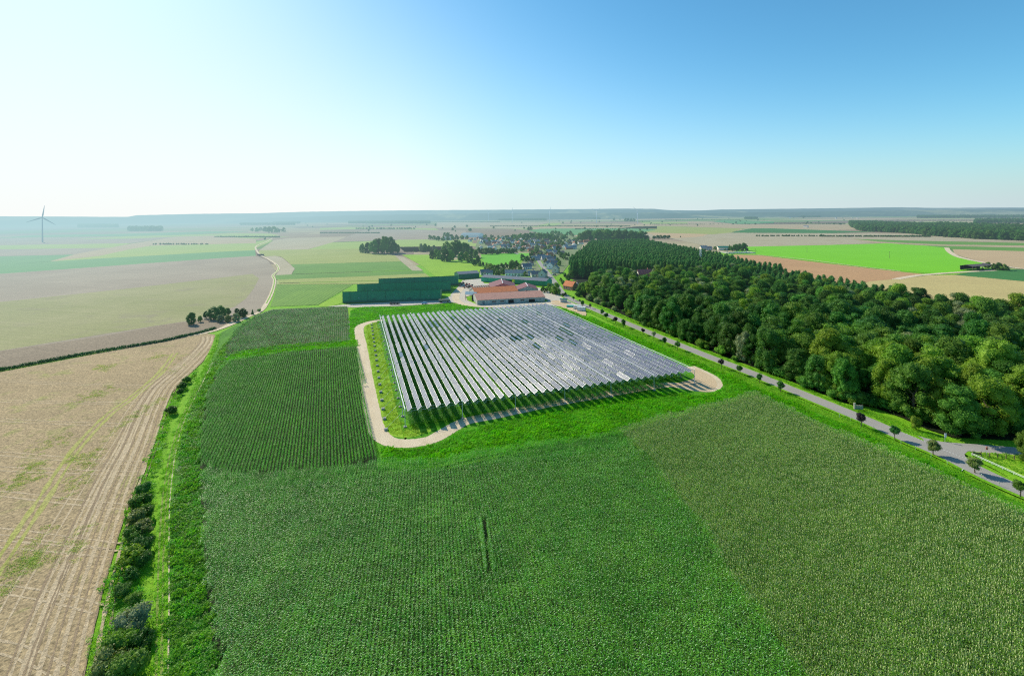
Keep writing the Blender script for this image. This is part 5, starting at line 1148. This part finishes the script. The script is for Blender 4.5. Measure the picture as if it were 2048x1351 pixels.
# ================================================================== TURBINES, MASTS, STREET THINGS, VEHICLES
tw = plain('turbine_white', (.80,.82,.84), .4, .4, 0, .04, .1); twd = plain('turbine_shaded', (.36,.40,.44), .4, .3, 0, .04, .1)
def turbine(bx, by, hubpx, bl, ang, yaw, label, m):
    p = G(bx, by); H = (by-hubpx)/FPX*p.y; e = empty('wind_turbine', p+Vector((0,0,-1)), yaw, label=label, cat='wind turbine', group='wind turbines')
    MB().tube((0,0,0), (0,0,H), H*.026, H*.015, 14).build('tower', m, e, True)
    MB().box((0,1.0,H+1), (3.6,10,3.6)).build('nacelle', m, e)
    h = empty('rotor', (0,-5.2,H+1), 0); h.parent = e
    MB().tube((0,-1.6,0), (0,1.4,0), .8, 2.0, 12).build('hub', m, h, True)
    for k in range(3):
        a = ang+k*2*math.pi/3; d = Vector((math.sin(a), 0, math.cos(a))); s = Vector((math.cos(a), 0, -math.sin(a))); v = []
        for t, w in ((0,1.2),(.06,1.8),(.2,3.0),(.5,2.1),(.8,1.3),(1,.4)):
            c = d*bl*t; v += [c+s*w*.62, c+Vector((0,.32*(1-t)+.06,0)), c-s*w*.38*1.6, c-Vector((0,.32*(1-t)+.06,0))]
        f = []
        for i in range(5):
            for j in range(4): f.append((4*i+j, 4*i+(j+1) % 4, 4*i+4+(j+1) % 4, 4*i+4+j))
        MB().add(v, f).build('blade', m, h)
turbine(85, 483.5, 435, 38, R(8), R(45), 'large hazy wind turbine standing alone at the far left', twd)
turbine(976.8, 442, 423, 38, R(-35), R(5), 'faint white wind turbine, first from left in the distant row', tw)
turbine(1024.7, 445, 422.8, 37, R(3), R(20), 'white wind turbine behind the oblong wood, second in the distant row', tw)
turbine(1099.3, 446, 422, 37, R(12), R(20), 'white wind turbine in the open plain, third in the distant row', tw)
turbine(1193, 446, 421.3, 36, R(-62), R(0), 'white wind turbine before the square wood, fourth in the distant row', tw)
turbine(1275, 448, 421, 38, R(-50), R(-6), 'rightmost white wind turbine of the distant row', tw)
# lattice telecom mast rising from the wood
p = G(1401, 545); e = empty('telecom_mast', p, 0, label='grey lattice telecom mast with white antennas rising out of the poplars', cat='mast')
m = MB(); Hm = 26
for k in range(13):
    z0, z1 = k*2, k*2+2; w0, w1 = 1.1-.05*k, 1.1-.05*(k+1); c = [(-1,-1),(1,-1),(1,1),(-1,1)]
    for i in range(4):
        q = c[(i+1) % 4]; m.tube((c[i][0]*w0, c[i][1]*w0, z0), (c[i][0]*w1, c[i][1]*w1, z1), .09, n=4); m.tube((c[i][0]*w0, c[i][1]*w0, z0), (q[0]*w1, q[1]*w1, z1), .05, n=4)
m.build('lattice', galv, e)
for k, (x, z) in enumerate(((-.9,25.5),(.9,25.6),(0,26.8),(-.8,23),(.9,22.6),(.1,24.4))):
    MB().box((x, -.9, z), (.5,.3,1.9)).build('antenna', whitep, e)
for k, (x, z) in enumerate(((-.7,20.8),(.8,19.8))): MB().tube((x,-1.1,z), (x,-.8,z), .6, n=12).build('dish', whitep, e)
# wooden line poles in the right fields
for bx, by, ty, lb in ((1614,505,494,'slim dark power pole in the bright green field, left one'),(1779,516,503,'slim dark power pole in the bright green field, right one'),(1511,504,497,'short dark pole at the corner of the cemetery')):
    e = empty('power_pole', G(bx, by), 0, label=lb, cat='pole'); H = depth_h(bx, by, ty)
    MB().tube((0,0,0), (0,0,H), .22, .14, 8).build('pole', wood_, e); MB().box((0,0,H-.6), (2.4,.18,.18)).build('crossarm', wood_, e)
a = G(1021.5, 566); e = empty('grain_auger', a, R(28), label='slanting pale conveyor tube beside the maroon halls', cat='conveyor')
MB().tube((0,-6,1), (11,6,7.2), .22, n=8).build('tube', whitep, e); MB().box((3,-3,.8), (.3,.3,2.2)).build('leg', galv, e); MB().box((7,1.6,2.4), (.3,.3,4.8)).build('leg', galv, e)
# roadside furniture
dp = MB().tube((0,0,0), (0,0,.95), .05, n=8).mesh('stake', plain('post_green_white', (.42,.55,.35), .6)); dc = MB().tube((0,0,.951), (0,0,1.15), .055, n=8).mesh('cap', whitep)
for k, (zx, zy) in enumerate([(15,410),(222,492),(443,602),(671,702),(1162,892),(1410,1002),(-370,205),(-545,140),(-700,85),(-860,30)]):
    q = G(1800+zx/7.109, 830+zy/7.109); e = empty('verge_stake', q, 0, label=f'thin pale stake on the verge left of the road, {AN[k]} listed going away', cat='stake', group='stakes along the road verge')
    mobj('stake', dp, e); mobj('cap', dc, e)
e = empty('road_sign', G(1890,883), 0, label='white signpost on the grass before the wood opposite the junction', cat='sign')
MB().tube((0,0,0), (0,0,2.4), .05, n=8).build('post', galv, e); MB().box((.15,0,2.0), (.62,.06,1.15)).build('board', whitep, e)
e = empty('road_sign', G(1973.5,910), R(10), label='round red and white sign on a post at the side road', cat='sign')
MB().tube((0,0,0), (0,0,1.9), .045, n=8).build('post', galv, e); d_ = MB().tube((0,-.05,2.05), (0,-.11,2.05), .42, n=20).build('disc', plain('sign_red', (.65,.03,.02), .4), e); MB().box((0,-.125,2.05), (.52,.02,.14)).build('bar', whitep, d_)
e = empty('marker_board', G(1925,940), R(35), label='flat white board lying on the verge by the road', cat='board'); MB().box((0,0,.12), (1.6,.1,.1)).build('bar', whitep, e); MB().box((-.6,0,.05), (.1,.1,.14)).build('foot', wood_, e)
e = empty('wall_remnant', G(1715,818), R(-8), label='pale ruined concrete gate wall at the edge of the wood', cat='wall')
MB().box((-.9,0,1.1), (.5,.5,2.2)).build('pillar', tile('old_concrete', (.42,.40,.34), .3), e); MB().box((.6,.1,.7), (2.4,.25,1.4)).build('panel', D.materials['old_concrete'], e)
# guard rail and paddock fence
a, b = G(1943.5,911), G(2120,991); L = (b-a).length; e = empty('guard_rail', a, math.atan2((b-a).y, (b-a).x), label='white double guard rail beside the road at the right edge', cat='guard rail')
for z in (.5, .8): MB().box((L/2,0,z), (L,.05,.09)).build('rail', whitep, e)
for i in range(int(L/2.5)+1): MB().box((i*2.5,.08,.45), (.1,.1,.9)).build('post', galv, e)
a, b = G(1946,911), G(2046,920); L = (b-a).length; rz = math.atan2((b-a).y, (b-a).x); e = empty('paddock_fence', a, rz, label='dark timber and wire fence along the side road behind the guard rail', cat='fence')
for i in range(7): MB().box((i*L/6,0,.6), (.16,.16,1.2 if i > 1 else 1.7)).build('post', wood_, e)
for z in (.35,.7,1.0): MB().box((L/2,.0,z), (L,.03,.04)).build('wire', wood_, e)
MB().box((L/12,.02,.8), (L/6,.05,.5)).build('board_panel', wood_, e)
e = empty('utility_post', G(1372,709), 0, label='little dark bollard at the kerb of the road beside the canopy', cat='bollard'); MB().tube((0,0,0), (0,0,1), .14, n=8).build('shaft', wood_, e)
# vehicles and yard goods
def car(loc, rz, mat, label, group=None, van=False):
    e = empty('parked_car', loc, rz, label=label, cat='car', group=group); L, W_, H = (4.3, 1.8, 1.45) if not van else (5.2, 2, 2.2)
    b = MB(); y0 = .35; prof = [(-L/2,y0),(-L/2,.85),(-L*.36,.92),(-L*.22,H),(L*.28,H),(L*.42,.95),(L/2,.85),(L/2,y0)]; n = len(prof)
    b.add([(x, -W_/2*(.86 if z > 1 else 1), z) for x, z in prof]+[(x, W_/2*(.86 if z > 1 else 1), z) for x, z in prof], [tuple(range(n)), tuple(range(2*n-1, n-1, -1))]+[(i, i+n, (i+1) % n+n, (i+1) % n) for i in range(n)]); b.build('body', mat, e)
    g = MB(); 
    for s in (-1, 1): g.add([(-L*.31,s*(W_/2*.935+.02),.98),(L*.37,s*(W_/2*.935+.02),.98),(L*.27,s*(W_/2*.87+.02),H-.08),(-L*.21,s*(W_/2*.87+.02),H-.08)], [(0,1,2,3)])
    g.add([(-L*.355,-W_*.40,.97),(-L*.355,W_*.40,.97),(-L*.235,W_*.38,H-.05),(-L*.235,-W_*.38,H-.05)], [(0,1,2,3)]); g.build('window', glass, e)
    for x in (-L*.3, L*.3):
        for s in (-1, 1): MB().tube((x,s*(W_/2-.18),.33), (x,s*(W_/2+.02),.33), .33, n=14).build('wheel', dark, e)
    return e
cw = plain('white_car_paint', (.7,.7,.7), .25, .5, 0, .03); cb = plain('blue_car_paint', (.22,.38,.62), .25, .5, 0, .03); cg = plain('grey_car_paint', (.2,.2,.22), .25, .5, 0, .03); cr_ = plain('red_paint', (.42,.05,.03), .4, .4, 0, .1); cdk = plain('dark_machine', (.05,.055,.05), .6, .3, 0, .2)
car(G(848.6,607.4), R(8), cb, 'light blue car on the yard in front of the green sheds')
car(Vz(1320,664), R(60), cw, 'white car parked right of the village street')
car(Vz(1345,660), R(60), cw, 'second white vehicle beside the cream house on the street', van=True)
car(Vz(1400,752), R(60), cw, 'white car at the near end of the village street')
car(Vz(1425,748), R(10), cg, 'dark grey car under the tall cream house')
e = empty('farm_trailer', G(888.5,604), R(3), label='dark flat farm trailer at the corner of the front green shed', cat='trailer')
MB().box((0,0,1.0), (9,2.4,.3)).build('bed', cdk, e); MB().box((0,0,1.7), (8.6,2.2,1.1)).build('load', plain('trailer_load', (.25,.24,.20), .8), e)
for x in (-3,-2,3):
    for s in (-1, 1): MB().tube((x,s*.9,.45), (x,s*1.15,.45), .45, n=12).build('wheel', dark, e)
for k in range(7):
    e = empty('seed_drill', G(780.5+k*2.9,608.6-.08*k), R(4), label=f'small dark implement in a line at the yard edge, {AN[k]} from the left', cat='farm implement', group='dark implements lined up on the yard')
    MB().box((0,0,1.1), (.75,1.2,1.1)).build('hopper', cdk, e); MB().tube((-.35,-.3,.4), (.35,-.3,.4), .4, n=10).build('wheel', dark, e); MB().box((0,.9,.5), (.12,1.6,.12)).build('drawbar', cr_, e)
for k in range(12):
    zx, zy = [(130,905),(160,885),(185,870),(215,905),(240,930),(270,915),(300,905),(255,890),(190,925),(150,880),(225,885),(290,930)][k]
    mm, cn = [(cr_, 'red'), (cdk, 'dark'), (cdk, 'black'), (cr_, 'rusty red')][k % 4]
    e = empty('farm_implement', Vz(zx, zy), random.uniform(0, 3), label=f'{cn} farm machine in the yard behind the orange barn, {AN[k]} of twelve', cat='farm implement', group='machines in the farm yard')
    MB().box((0,0,.9), (3.2,1.1,.25)).build('frame', mm, e); MB().box((.6,0,1.5), (1.4,1.3,.9)).build('hopper', mm if k % 2 else cdk, e)
    for s in (-1, 1): MB().tube((-1,s*.7,.5), (-1,s*.95,.5), .5, n=10).build('wheel', dark, e)
    MB().tube((1.5,0,.9), (3.2,0,.5), .08, n=6).build('drawbar', mm, e)
e = empty('container', G(1155,617.5), R(-16), label='left half of the pair of white containers by the road entrance', cat='container')
MB().box((0,0,1.35), (5.8,2.6,2.7)).build('body', whitep, e); MB().box((-1,-1.33,1.1), (1,.05,2)).build('door', greyw, e)
e = empty('container', G(1163,620.5), R(-16), label='right half of the pair of white containers, nearer the canopy', cat='container')
MB().box((0,0,1.35), (5.8,2.6,2.7)).build('body', whitep, e); MB().box((2.92,0,1.2), (.05,2,2.2)).build('door', greyw, e)
e = empty('water_tank', G(1142.5,613), R(-12), label='flat turquoise water tank on the sandy ground near the road entrance', cat='tank')
MB().box((0,0,.45), (7,4,.9)).build('bag', plain('turquoise_tarp', (.05,.42,.36), .5), e); MB().box((0,0,.95), (6.2,3.4,.14)).build('cover', plain('turquoise_cover', (.10,.50,.44), .5), e)
e = empty('transformer_hut', G(1127,603.5), R(5), label='small grey-green hut on the grass island by the farm entrance', cat='hut')
MB().box((0,0,1.2), (5.5,3,2.4)).build('wall', greyw, e); MB().box((0,0,2.5), (6,3.4,.2)).build('roof', D.materials['dark_green_cladding'], e)
e = empty('tractor', Vz(275, 915)+Vector((0,-3,0)), R(30), label='red tractor in the machinery yard', cat='tractor')
MB().box((.9,0,1.2), (2,.9,.8)).build('bonnet', cr_, e); MB().box((-.7,0,1.9), (1.5,1.5,1.7)).build('cab', glass, e)
for x, r in ((-.9,.85),(1.6,.5)):
    for s in (-1, 1): MB().tube((x,s*.75,r), (x,s*1.15,r), r, n=14).build('wheel', dark, e)
for k, zx in enumerate((485, 505)):
    e = empty('farm_trailer', G(420+zx/4.876, 415+467/4.876)+Vector((0,0,-.3)), R(-20), label=f'{"dark" if k else "black"} trailer parked beside the winding lane far left', cat='trailer', group='trailers beside the winding lane')
    MB().box((0,0,1.9), (8,3,2.2)).build('body', cdk, e)
    for s in (-1, 1): MB().tube((1,s*1.2,.5), (1,s*1.5,.5), .5, n=10).build('wheel', dark, e)
# terrain marks: ponds of manure heaps etc. in the far lane
MB().box((0,0,0), (1,1,1)) if False else None
